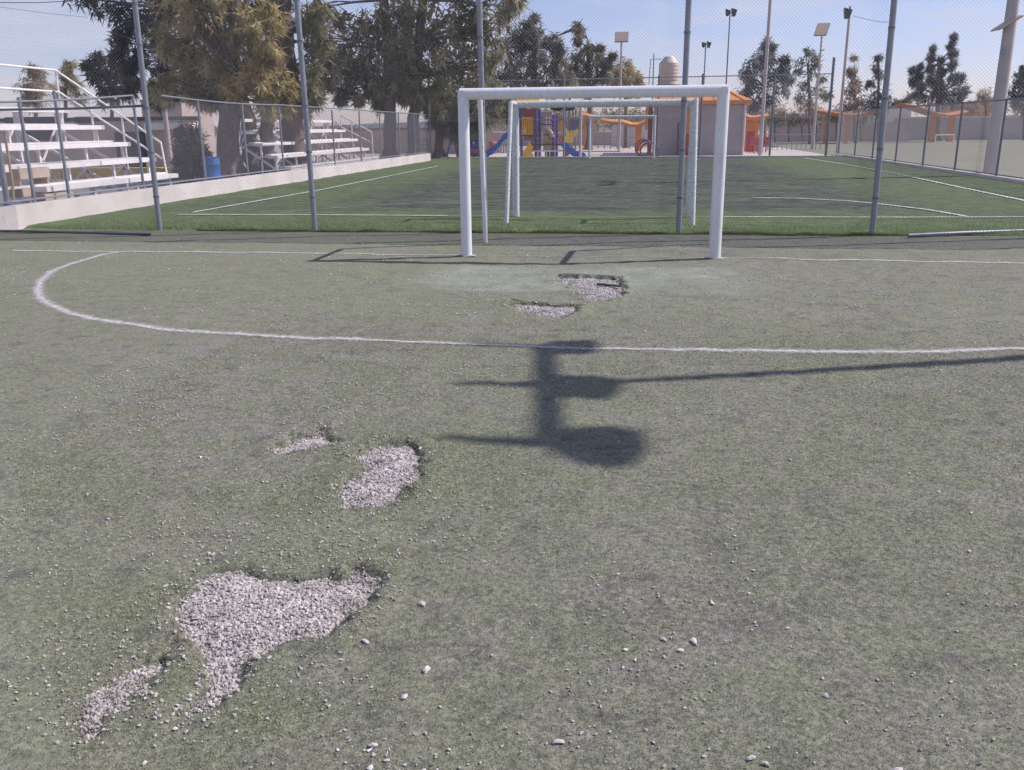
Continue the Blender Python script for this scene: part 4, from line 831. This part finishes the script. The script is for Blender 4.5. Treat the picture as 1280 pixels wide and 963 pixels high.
# ring shaped bike rack
t = thing('ring_bike_rack', 'dark red ring shaped bike rack at the left corner of the grey building', 'bike rack', (*atY(806, 195, 50)[:2], 0))
for u, v, r, dy in [(804, 185, .42, 0), (808, 188, .5, .4), (812, 190, .5, .9)]:
    c = atY(u, v, 50+dy); MB().tube([(c[0]+r*math.cos(a), 50+dy, c[2]+r*math.sin(a)) for a in np.linspace(0, 2*math.pi, 17)], .05, 6, False).build('ring', M['dark_red'], t)
MB().beam((atY(802, 190, 50)[0], 50, .05), (atY(815, 190, 50)[0], 50.9, .05), .1, .06).build('base_bar', M['dark_red'], t)

# ------------------------------------------------------------------ grey building with tank
BX0, BX1, BYF = atY(818, 160, 52.7)[0], atY(931, 160, 52.7)[0], 52.7; BH = atY(931, 131, 52.7)[2]
t = thing('grey_building', 'plain grey building with an orange hipped roof behind the goals', 'building', ((BX0+BX1)/2, BYF, 0))
DX0, DX1 = atY(856.5, 160, BYF)[0], atY(865.5, 160, BYF)[0]
b = MB(); b.box((BX0, BYF, -.1), (DX0, BYF+6, BH)); b.box((DX1, BYF, -.1), (BX1, BYF+6, BH)); b.box((DX0, BYF+.5, -.1), (DX1, BYF+6, BH)); b.box((DX0, BYF, 2.45), (DX1, BYF+.499, BH)); b.build('wall', M['grey_wall'], t)
b = MB(); o_ = .3; z1 = BH+.02; b.add([(BX0-o_,BYF-o_,z1),(BX1+o_,BYF-o_,z1),(BX1+o_,BYF+6+o_,z1),(BX0-o_,BYF+6+o_,z1),(BX0-o_,BYF-o_,z1+.22),(BX1+o_,BYF-o_,z1+.22),(BX1+o_,BYF+6+o_,z1+.22),(BX0-o_,BYF+6+o_,z1+.22),(BX0+1.2,BYF+3,z1+1.15),(BX1-1.4,BYF+3,z1+1.15)],
    [(0,3,2,1),(0,1,5,4),(1,2,6,5),(2,3,7,6),(3,0,4,7),(4,5,9,8),(5,6,9),(6,7,8,9),(7,4,8)]); rfo = b.build('roof', M['roof_orange'], t)
for k in range(7):
    x = BX0+.2+k*(BX1-BX0-.4)/6; b = MB(); b.beam((x, BYF-o_-.01, z1+.24), (min(max(x, BX0+1.2), BX1-1.4), BYF+2.95, z1+1.18), .06, .05); b.build('roof_rib', M['orange'], rfo)
MB().box((DX0+.02, BYF+.1, .0), (DX1-.02, BYF+.16, 1.15)).build('lower_door', M['red'], t); MB().box((DX0+.02, BYF+.1, 1.16), (DX1-.02, BYF+.16, 2.44)).build('upper_door', M['orange'], t)
MB().tube([(BX1-.05, BYF-.06, 0), (BX1-.05, BYF-.06, BH)], .07, 8).build('drain_pipe', M['concrete'], t)
for k in range(3): x = atY(847+3*k, 180, BYF-.3)[0]; MB().tube([(x, BYF-.3, 0), (x, BYF-.3, 1.7-.35*k), (x+.1, BYF-.02, 1.7-.35*k)], .04, 6).build('red_pipe', M['dark_red'], t)
tk = thing('water_tank', 'beige ribbed water tank with domed lid standing on the roof', 'water tank', (atY(835.5, 100, 55)[0], 55, BH+.2)); x = atY(835.5, 100, 55)[0]; zt = atY(835, 70, 55)[2]; zb = atY(835, 106, 55)[2]; r = .56
pr_ = [(0, zb-.02), (r*1.02, zb-.02)]
for k in range(6): z = zb+(zt-zb)*.72*k/6; dz = (zt-zb)*.72/6; pr_ += [(r, z), (r, z+dz*.8), (r*.99, z+dz*.88), (r*.99, z+dz*.96)]
zs = zb+(zt-zb)*.72; pr_ += [(r, zs), (r*.97, zs+.04), (r*.55, zs+.33)]
MB().lathe((x, 55, 0), pr_, 24).build('body', M['tank'], tk); MB().lathe((x, 55, 0), [(r*.5, zs+.32), (r*.5, zs+.38), (r*.42, zt-.04), (0, zt)], 18).build('lid', M['bleacher'], tk)
MB().box((x-.7, 54.3, BH+.1), (x+.7, 55.7, zb-.03)).build('plinth', M['brown'], tk); MB().tube([(x-.45, 54.8, zt-.18), (x-1.05, 54.8, zt-.18), (x-1.1, 54.8, zb)], .025, 6).build('pipe', M['galv_dark'], tk)

# ------------------------------------------------------------------ tables and chairs on the slab
def chair(x, y, label):
    t = thing('plastic_chair', label, 'chair', (x, y, 0), 'faded red chairs by the orange shelter')
    MB().box((x-.22, y-.22, .42), (x+.22, y+.22, .46)).build('seat', M['pink_red'], t); MB().box((x-.22, y+.18, .465), (x+.22, y+.22, .9)).build('backrest', M['pink_red'], t)
    for sx in (-.19, .19):
        for sy in (-.19, .19): MB().tube([(x+sx*1.15, y+sy*1.15, 0), (x+sx, y+sy, .42)], .025, 6).build('leg', M['pink_red'], t)
    return t
X0 = atY(942, 185, 57)[0]; first = chair(float(X0), 57., 'faded red chair nearest the orange posts')
for k, (u, y, lab) in enumerate([(947, 55.6, 'second faded red chair from the orange posts, nearest the fence'), (953, 57.2, 'faded red chair just left of the slim white mast'), (957.5, 55.8, 'rightmost faded red chair, beyond the slim white mast')]):
    c = copy_tree(first); c.location = (atY(u, 185, y)[0], y, 0); c['label'] = lab
t = thing('red_column_sign', 'narrow dark red board standing against the orange posts', 'board', (*atY(939, 185, 58)[:2], 0)); a = atY(939, 164, 58); MB().box((a[0]-.25, 58, 0), (a[0]+.2, 58.1, a[2])).build('board', M['red'], t)

# ------------------------------------------------------------------ walls behind the right field
pxwall('far_grey_wall', 'long faded pink grey wall behind the thin masts on the right', 962, 1140, 153.5, 94, M['pink_wall'])
t = pxwall('white_block_wall', 'white painted block wall beyond the right hand field', 1118, 1400, 147, 100, M['blocks'], M['concrete'])
pxwall('far_house', 'distant red brown roofed house behind the block wall on the right', 1196, 1240, 128, 122, M['roof_orange'], None, 6)
pxwall('pale_house', 'distant pale house beside the large dark poplar like trees', 1107, 1140, 133, 125, M['concrete'], None, 6)
t = thing('small_far_goal', 'tiny white goal frame before the large orange shelter', 'goal', (*atY(1180, 180, 80)[:2], 0))
a, c = atY(1170, 169, 80), atY(1193, 169, 80)
for q in (a, c): MB().tube([(q[0], 80, 0), (q[0], 80, a[2])], .05, 8).build('post', M['bleacher'], t)
MB().tube([(a[0], 80, a[2]), (c[0], 80, a[2])], .05, 8).build('crossbar', M['bleacher'], t)
sheet('field_edge_line', 10.6, 40, 22.5, 22.62, .004, M['line_far']); sheet('field_edge_line', 10.6, 60, 76, 76.3, .004, M['line_far'])
# low railing round the pale slab on the right
t = thing('low_slab_railing', 'low pale railing in front of the far pink grey wall', 'railing', (12, 66, 0))
for u in range(936, 1032, 6): a = atY(u, 178, 62); MB().tube([(a[0], 62, 0), (a[0], 62, .95)], .025, 5).build('post', M['galv'], t)
MB().tube([(atY(934,178,62)[0], 62, .95), (atY(1032,178,62)[0], 62, .95)], .03, 5).build('rail', M['galv'], t)
# fence line behind the playground
t = thing('rear_park_fence', 'grey park fence with thin posts seen through the farthest goal', 'fence', (0, 66, 0))
for u in list(range(740, 800, 8)): a = atY(u, 158, 67); MB().tube([(a[0], 67, 0), (a[0], 67, a[2])], .04, 6).build('post', M['galv'], t)
for v in (158, 172): MB().tube([atY(738, v, 67), atY(806, v, 67)], .03, 6).build('rail', M['galv'], t)
pxwall('rear_park_wall', 'pale grey wall behind the shelter inside the farthest goal', 765, 816, 156, 80, M['concrete'])
pxwall('rear_mid_wall', 'low pale wall behind the play tower', 598, 770, 166, 84, M['pink_wall'])

# ------------------------------------------------------------------ trees
TONE = {}
def spray(V_, c, r, n, rng, L, w, droop=.55, shell=.55):
    """n thin drooping sprays in an ellipsoid blob"""
    d = rng.normal(size=(n, 3)); d /= np.linalg.norm(d, axis=1)[:, None]; rad = rng.random(n)**shell; p = np.array(c)+d*rad[:, None]*np.array(r)
    dirv = d*.45+rng.normal(size=(n, 3))*.55; dirv[:, 2] -= droop; dirv /= np.linalg.norm(dirv, axis=1)[:, None]; s = rng.normal(size=(n, 3)); s = np.cross(dirv, s); s /= np.linalg.norm(s, axis=1)[:, None]
    ll = L*(.5+rng.random(n))[:, None]; ww = w*(.6+.8*rng.random(n))[:, None]
    V_.append(np.stack([p-s*ww/2, p+s*ww/2, p+dirv*ll], 1).reshape(-1, 3)); TONE.setdefault(id(V_), []).append(np.full(n*3, rng.random()))
def tree(name, label, Y, base_u, trunk, tr, clumps, mats, n_per=900, L=.3, w=.045, droop=.55, limbs=True, sub=13, trunk_mat='bark', dens=1., vert=1., cat='tree', group=None, tz0=-.1, base_z=None):
    """clumps: (u, v, radius in photo pixels, material index[, density]) at about depth Y"""
    rng = np.random.default_rng(int(base_u*13+Y*7)); sc = Y/1085.; n_per = n_per*(.68 if Y < 40 else .45 if Y < 58 else .62); w = w*(1.35 if Y < 40 else 1.9 if Y < 58 else 1.15); L = L*(.95 if Y < 40 else 1.1 if Y < 58 else .95)
    b0 = atY(base_u, 190, Y); root = thing(name, label, cat, (b0[0], Y, 0), group)
    if trunk:
        pts = [np.array([b0[0], Y, tz0])]+[atY(u, v, Y) for u, v in trunk]; m_ = len(pts); rs = [tr*sc*.5*(1.12 if k == 0 else 1-.5*k/m_) for k in range(m_)]
        dense = []; dr = []
        for a, c, ra, rc in zip(pts[:-1], pts[1:], rs[:-1], rs[1:]):
            for k in range(3): q = k/3; dense.append(a+(c-a)*q+rng.normal(size=3)*ra*.12); dr.append((ra+(rc-ra)*q)*(1+rng.uniform(-.07, .07)))
        dense.append(pts[-1]); dr.append(rs[-1]); b = MB(); b.tube(dense, dr, 12)
        for a in range(4):
            an = a*1.57+rng.random(); b.tube([(pts[0][0]+math.cos(an)*dr[0]*1.5, Y+math.sin(an)*dr[0]*1.15, -.08), (pts[0][0]+math.cos(an)*dr[0]*.5, Y+math.sin(an)*dr[0]*.5, dr[0]*1.3)], [dr[0]*.3, dr[0]*.3], 6)
        b.build('trunk', M[trunk_mat], root)
    layers = {}
    for cl in clumps:
        u, v, r = cl[:3]; mi = cl[3] if len(cl) > 3 else 0; dn = cl[4] if len(cl) > 4 else 1.; c = atY(u, v, Y); R_ = r*sc; c = c+np.array([0, rng.uniform(-.9, .9)*R_*.9, 0])
        if trunk and limbs and R_ > .25:
            k = min(range(1, len(pts)), key=lambda q: abs(pts[q][2]-(c[2]-R_*.6))); st = pts[k]; md = (st+c)/2+np.array([rng.normal()*.1, rng.normal()*.1, .12*R_]); rb = max(.012, min(tr*sc*.14, .05+.05*R_))
            bb = MB(); bb.tube([st, md, c], [rb, rb*.7, rb*.3], 6, False); layers.setdefault('limb', []).append(bb)
            for _ in range(3):
                e = c+rng.normal(size=3)*R_*.55; bb = MB(); bb.tube([md, (md+e)/2+rng.normal(size=3)*.06, e], [rb*.5, rb*.35, rb*.12], 5, False); layers['limb'].append(bb)
        V_ = layers.setdefault(mi, [])
        for _ in range(sub):
            d = rng.normal(size=3); d /= np.linalg.norm(d); cc = c+d*R_*rng.uniform(.3, 1.1)*np.array([1, 1, .95]); rr = R_*rng.uniform(.13, .36 if Y < 58 else .5)
            spray(V_, cc, (rr, rr, rr*rng.uniform(.8, 1.7)*vert), int(n_per*dn*dens*(rr/R_)**1.3*3.1/sub), rng, L, w, droop)
        spray(V_, c, (R_*1.05, R_*1.0, R_*1.05), int(n_per*.12*dn), rng, L, w, droop)
    for k, V_ in layers.items():
        if k == 'limb':
            big = MB()
            for bb in V_: big.add(bb.v, bb.f, True)
            big.build('limbs', M[trunk_mat], root); continue
        VV = np.concatenate(V_); tag(mesh_np('foliage' if k == 0 else 'yellowing_foliage' if mats[k] == 'leaf_yellow' else 'foliage', VV, np.arange(len(VV)).reshape(-1, 3), M[mats[k]], root, False, dict(tone=np.concatenate(TONE.pop(id(V_))))), kind='stuff')
    return root
def above(cs, us, v0, v1, r, mi, n, seed):
    rr = random.Random(seed); return cs+[(rr.uniform(*us), rr.uniform(v0, v1), r*rr.uniform(.7, 1.2), mi, .5) for _ in range(n)]

tree('casuarina_tree', 'large olive casuarina with a bright yellowing patch above the left fence', 27, 284, [(284,190),(286,160),(289,125),(292,100)], 31,
     above([(205,45,26),(232,25,30),(262,15,30),(300,10,32),(235,75,26),(262,55,30),(290,50,30),(250,100,26),(225,105,18),(205,112,16),(278,90,26),(322,50,26),(335,25,20),(300,110,18,1),(318,80,20,1),(308,95,20,1),(325,100,16,1),(335,70,16,0),(285,118,18),(340,95,16),(262,125,12),(330,128,14),(245,122,12)], (200, 340), -110, -15, 36, 0, 10, 1),
     ['leaf_gold', 'leaf_yellow'], 1500, .30, .04)
tree('shade_toned_casuarina_tree', 'sparse casuarina coloured dark as if in shade, hanging over the sky left of the yellowing tree', 29, 312, [(312,190),(310,150),(290,90),(240,20),(200,-40)], 22,  # needles coloured near black for the shaded part of the neighbouring crown
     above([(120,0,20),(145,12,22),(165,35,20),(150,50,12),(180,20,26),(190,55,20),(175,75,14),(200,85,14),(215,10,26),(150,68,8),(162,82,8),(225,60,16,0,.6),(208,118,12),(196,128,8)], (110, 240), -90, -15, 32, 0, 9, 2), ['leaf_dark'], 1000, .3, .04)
tree('slim_casuarina_tree', 'slimmer tree whose paired pale trunk stands right of the widest trunk', 28, 333, [(333,190),(334,150),(335,110),(338,40)], 20,
     [(345,115,16),(352,130,12),(335,120,14),(358,105,14),(340,138,10)], ['leaf_gold'], 900, .28, .04)
tree('leaning_casuarina_tree', 'tall tree with a thick dark bare trunk beside the second tall pole', 30, 370, [(368,190),(366,150),(360,100),(355,50),(352,0),(345,-60)], 32,
     above([(345,8,18,0,.6),(375,20,16,0,.7),(392,35,16),(400,60,18),(392,88,16),(385,110,12),(375,118,10),(405,15,16,0,.7),(398,125,9),(315,8,16,0,.6),(358,90,12),(362,125,14),(350,105,12),(380,140,8,0,.5)], (320, 400), -90, -15, 32, 0, 7, 3), ['leaf_olive'], 900, .28, .04)
b = MB(); Yt = 30; b.tube([atY(358, 85, Yt), atY(350, 55, Yt), atY(330, 22, Yt), atY(305, 8, Yt), atY(285, -12, Yt)], [.16, .14, .11, .08, .05], 8)
lb = b.build('limb', M['bark'], bpy.data.objects['leaning_casuarina_tree'])
tree('spreading_casuarina_tree', 'brown olive casuarina with drooping twigs spreading over the farther bleacher', 45, 487, [(487,192),(488,150),(487,110),(484,60),(480,0)], 17,
     above([(398,45,18,0,.9),(415,62,20),(400,80,18),(420,90,20),(440,72,22),(462,60,22),(455,92,20),(480,85,20),(432,110,12),(405,105,12),(462,112,14),(478,108,14),(495,60,20),(450,32,18,0,.6),(425,25,14,0,.6),(475,30,20,0,.8),(500,25,22),(426,122,5),(449,124,5),(475,127,9),(388,118,6),(505,100,14),(500,118,10),(405,10,14,0,.6)], (400, 500), -60, -8, 26, 0, 9, 4),
     ['leaf_brown'], 1300, .38, .055, .8)
tree('twin_casuarina_tree', 'brown olive casuarina whose straight trunk stands just left of the corner post', 45.5, 517, [(517,192),(517,150),(520,100),(524,50),(528,0)], 16,
     above([(505,45,20),(520,25,24),(540,50,24),(520,75,22),(545,90,22),(560,20,26),(575,50,26),(565,80,24),(540,115,16),(515,100,14),(590,15,24),(600,50,24),(505,80,16),(590,85,22),(520,120,10),(612,75,18),(620,30,22),(635,10,16,0,.8),(645,0,8)], (500, 630), -60, -8, 28, 0, 12, 5), ['leaf_brown'], 1300, .38, .055)
tree('round_casuarina_tree', 'dense olive tree with low foliage just left of the nearest goal post', 49, 549, [(549,192),(549,165),(550,140)], 13,
     [(545,120,18),(560,135,18),(548,148,14),(570,115,18),(575,150,14),(585,130,18),(595,155,12),(600,110,20),(610,140,14),(560,160,10),(538,138,12),(620,120,16),(585,165,8),(568,165,8)], ['leaf_olive'], 1300, .34, .05)
tree('hidden_casuarina_tree', 'tree whose trunk shows between the nearest goal post and the swing', 50, 575, [(575,192),(574,165),(574,140)], 9, [(578,140,14),(590,120,16),(572,120,16)], ['leaf_olive'], 800, .34, .05)
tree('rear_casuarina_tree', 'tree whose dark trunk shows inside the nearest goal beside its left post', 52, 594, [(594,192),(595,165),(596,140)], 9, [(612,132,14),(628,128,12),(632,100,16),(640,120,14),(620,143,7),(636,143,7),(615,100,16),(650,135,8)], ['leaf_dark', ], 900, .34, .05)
tree('shaggy_tree', 'shaggy dark grey green tree rising above the left half of the crossbar', 62, 668, [(668,160),(668,110),(668,60)], 9,
     [(660,30,9,0,.7),(668,42,11),(656,55,11),(672,62,13),(690,55,12),(660,80,14),(680,85,15),(700,62,9),(700,80,13),(650,100,14),(670,105,14),(690,105,14),(705,100,12),(722,34,6,0,.6),(668,22,4),(640,70,16),(640,100,16),(645,45,14),(628,60,16)], ['leaf_grey', 'leaf_gold'], 900, .4, .065)
tree('ragged_tree', 'ragged tree with an uneven top left of the solar lamp above the crossbar', 66, 735, [(738,160),(736,110),(735,60)], 8,
     [(722,50,6),(725,38,5,0,.6),(720,72,10),(735,62,7),(738,80,11),(750,75,9),(742,98,13),(755,95,11),(725,95,10),(733,112,10),(748,60,5),(715,88,9),(760,82,5),(765,70,4)], ['leaf_grey'], 900, .4, .065)
tree('golden_tree', 'rounded golden green tree right of the solar lamp pole above the crossbar', 74, 782, [(782,150),(782,110)], 5,
     [(775,85,11),(788,88,10),(768,98,11),(785,102,13),(796,98,7),(800,108,5),(770,110,10),(790,115,10)], ['leaf_gold'], 1000, .35, .06)
tree('low_golden_shrub', 'golden shrub peeping just above the crossbar left of the solar lamp', 70, 712, [(712,150),(712,120)], 4, [(706,100,8),(716,103,7),(722,112,8),(705,112,8)], ['leaf_gold'], 800, .35, .06)
tree('dark_conifer_tree', 'dark rounded conifer right of the grey building roof', 76, 955, [(955,170),(955,110)], 7,
     [(958,55,6),(957,68,10),(945,80,12),(962,85,13),(935,95,11),(978,90,9),(950,105,16),(975,110,12),(930,112,10),(985,100,6),(960,128,14),(940,130,12),(928,125,7),(965,60,4),(980,75,4)], ['leaf_far'], 1000, .4, .07)
tree('airy_eucalyptus_tree', 'airy tall tree with gaps of sky left of the tilted solar lamp', 80, 1012, [(1012,170),(1012,120),(1010,80)], 4,
     [(1010,66,5,0,.8),(1018,72,6,0,.7),(1002,78,6,0,.7),(1022,82,5,0,.7),(998,92,6,0,.7),(1012,92,7,0,.7),(1028,98,5,0,.6),(1006,108,7,0,.6),(1020,112,7,0,.6),(1000,125,8),(1015,130,9),(1032,120,6)], ['leaf_grey'], 420, .4, .07)
tree('brown_slim_tree', 'slim brown tinged tree behind the single head floodlight mast', 84, 1068, [(1068,170),(1068,120)], 4, [(1067,72,4,0,.6),(1066,90,6),(1070,105,7),(1064,118,9),(1072,130,9),(1060,135,8)], ['leaf_dry'], 600, .4, .07)
tree('spiky_tree', 'spiky dark tree just left of the fifth tall fence pole', 82, 1098, [(1098,170),(1098,110),(1098,75)], 3.5, [(1098,72,4,0,.5),(1096,85,5,0,.6),(1102,95,6,0,.6),(1090,104,6,0,.7),(1098,118,10),(1090,128,10),(1106,128,8),(1098,138,10)], ['leaf_far'], 600, .4, .07)
tree('flame_shaped_tree', 'large dark tree of upright flame shaped columns right of the fifth tall pole', 96, 1172, [(1172,170),(1172,120),(1174,80)], 6,
     [(1192,48,2.5),(1190,58,4),(1189,70,5),(1189,84,5.5),(1166,64,2.5),(1165,74,4),(1164,88,5),(1165,102,6),(1189,100,6),(1177,78,3),(1177,92,4),(1177,106,5),(1150,86,2.5),(1149,97,4),(1150,111,5),(1172,116,10),(1192,116,10),(1155,128,10),(1178,132,12),(1196,130,8),(1140,90,3),(1142,104,5),(1143,122,7),(1204,100,4,0,.5),(1206,118,5,0,.6)], ['leaf_far'], 900, .42, .07, -.7, vert=2.2)
tree('edge_tree', 'dark tree cut by the right edge of the frame', 92, 1281, [(1281,170),(1281,110)], 6, [(1282,88,6),(1278,100,8),(1284,112,11),(1274,118,9),(1278,132,13),(1270,128,7)], ['leaf_far'], 900, .42, .08)
for u, v, r, Y, m_, lab in [(1232,118,9,118,'leaf_dry','brown leafless looking shrub behind the thick concrete mast'), (1215,132,8,116,'leaf_dry','lower brown shrub left of the thick concrete mast'), (1132,125,5,130,'leaf_grey','small rounded tree far off left of the flame shaped tree'), (1121,127,4,131,'leaf_grey','tiny tree far off right of the fifth tall pole'), (1248,128,8,112,'leaf_dry','brown shrub right behind the thick concrete mast')]:
    tree('far_shrub', lab, Y, u, [(u, v+14)], 2, [(u, v, r), (u-r*.6, v+r*.8, r*.7), (u+r*.6, v+r*.8, r*.7)], [m_], 600, .4, .07, cat='shrub', limbs=False)
SH = ['scrubby olive brown bush behind the right end of the grey building', 'brown tangled scrub between the slim mast and the dark conifer', 'low scrub above the left part of the pink grey wall', 'low scrub under the airy tall tree', 'low brown scrub under the tilted solar lamp', 'scrub at the foot of the single head floodlight mast', 'scrub behind the second orange roof on the right']
for k, (u, v, r) in enumerate([(945,148,10),(968,140,13),(985,145,11),(1002,145,10),(1020,143,10),(1045,142,9),(1075,145,8)]):
    tree('scrub_bush', SH[k], 90, u, [(u, v+10)], 2, [(u, v, r, k % 2), (u-r*.7, v+4, r*.7, (k+1) % 2), (u+r*.7, v+4, r*.7, k % 2)], ['leaf_brown', 'leaf_dry'], 600, .4, .07, cat='bush', limbs=False)
BGL = ['brownish hazy tree behind the bleacher guard rail at the far left', 'second brownish hazy tree at the left, right of the first', 'dark brown spreading tree between the bleacher and the first tall pole']
for k, (cl, Y, m_) in enumerate([([(35,88,10),(45,100,14),(30,112,14),(55,112,14),(40,125,14)], 62, 'leaf_dry'), ([(84,82,7),(82,95,10),(92,105,11),(78,115,12),(95,122,12)], 66, 'leaf_brown'),
                                 ([(125,72,8,0,.7),(140,85,14),(118,92,10,0,.8),(155,100,14),(130,105,15),(165,115,12),(110,80,5,0,.6),(140,120,14),(175,105,8),(190,120,8)], 50, 'leaf_dark')]):
    tree('background_tree', BGL[k], Y, cl[1][0], [(cl[1][0], 150), (cl[1][0], 110)], 6, cl, [m_], 900, .4, .06)
# dark shrubs behind the left fence below the yellowing tree
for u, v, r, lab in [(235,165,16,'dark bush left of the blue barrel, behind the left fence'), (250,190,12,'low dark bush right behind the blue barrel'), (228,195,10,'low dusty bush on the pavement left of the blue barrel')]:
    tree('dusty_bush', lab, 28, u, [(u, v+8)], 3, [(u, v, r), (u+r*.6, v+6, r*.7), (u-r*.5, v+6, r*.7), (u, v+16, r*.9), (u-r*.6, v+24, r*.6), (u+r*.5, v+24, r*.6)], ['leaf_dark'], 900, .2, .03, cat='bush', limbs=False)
# far wood and scrub through the playground
rng = np.random.default_rng(77); V_ = []
for u in np.arange(560, 830, 7): c = atY(u, 150+rng.uniform(-8, 4), 110+rng.uniform(-8, 8)); spray(V_, c, (1.1, 1., 1.3), 260, rng, .5, .1)
VV = np.concatenate(V_); tag(mesh_np('far_wood', VV, np.arange(len(VV)).reshape(-1, 3), M['leaf_brown'], None, False, dict(tone=np.concatenate(TONE.pop(id(V_))))), 'olive brown mass of far trees behind the playground', 'trees', kind='stuff')
V_ = []
for k in range(900):
    a = rng.uniform(-1.2, 1.2); R_ = rng.uniform(240, 300); spray(V_, (R_*math.sin(a), R_*math.cos(a), rng.uniform(.2, 2.2)), (4, 3, rng.uniform(.8, 2.6)), 60, rng, .7, .26)
VV = np.concatenate(V_); tag(mesh_np('horizon_wood', VV, np.arange(len(VV)).reshape(-1, 3), M['leaf_far'], None, False, dict(tone=np.concatenate(TONE.pop(id(V_))))), 'low line of haze coloured trees along the horizon', 'trees', kind='stuff')
# far hills
n = 160; hv = []
for k in range(n+1): a = -1.3+2.6*k/n; h = 5+5*vnoise(np.array([a]), np.array([0.]), .13, 60)[0]+5*vnoise(np.array([a]), np.array([0.]), .4, 61)[0]; hv += [(900*math.sin(a), 900*math.cos(a), -1), (920*math.sin(a), 920*math.cos(a), max(2, h*1.6)), (1000*math.sin(a), 1000*math.cos(a), -1)]
tag(mesh_np('far_hills', hv, [(3*k, 3*k+3, 3*k+4, 3*k+1) for k in range(n)]+[(3*k+1, 3*k+4, 3*k+5, 3*k+2) for k in range(n)], M['galv_dark'], None, True), kind='structure')
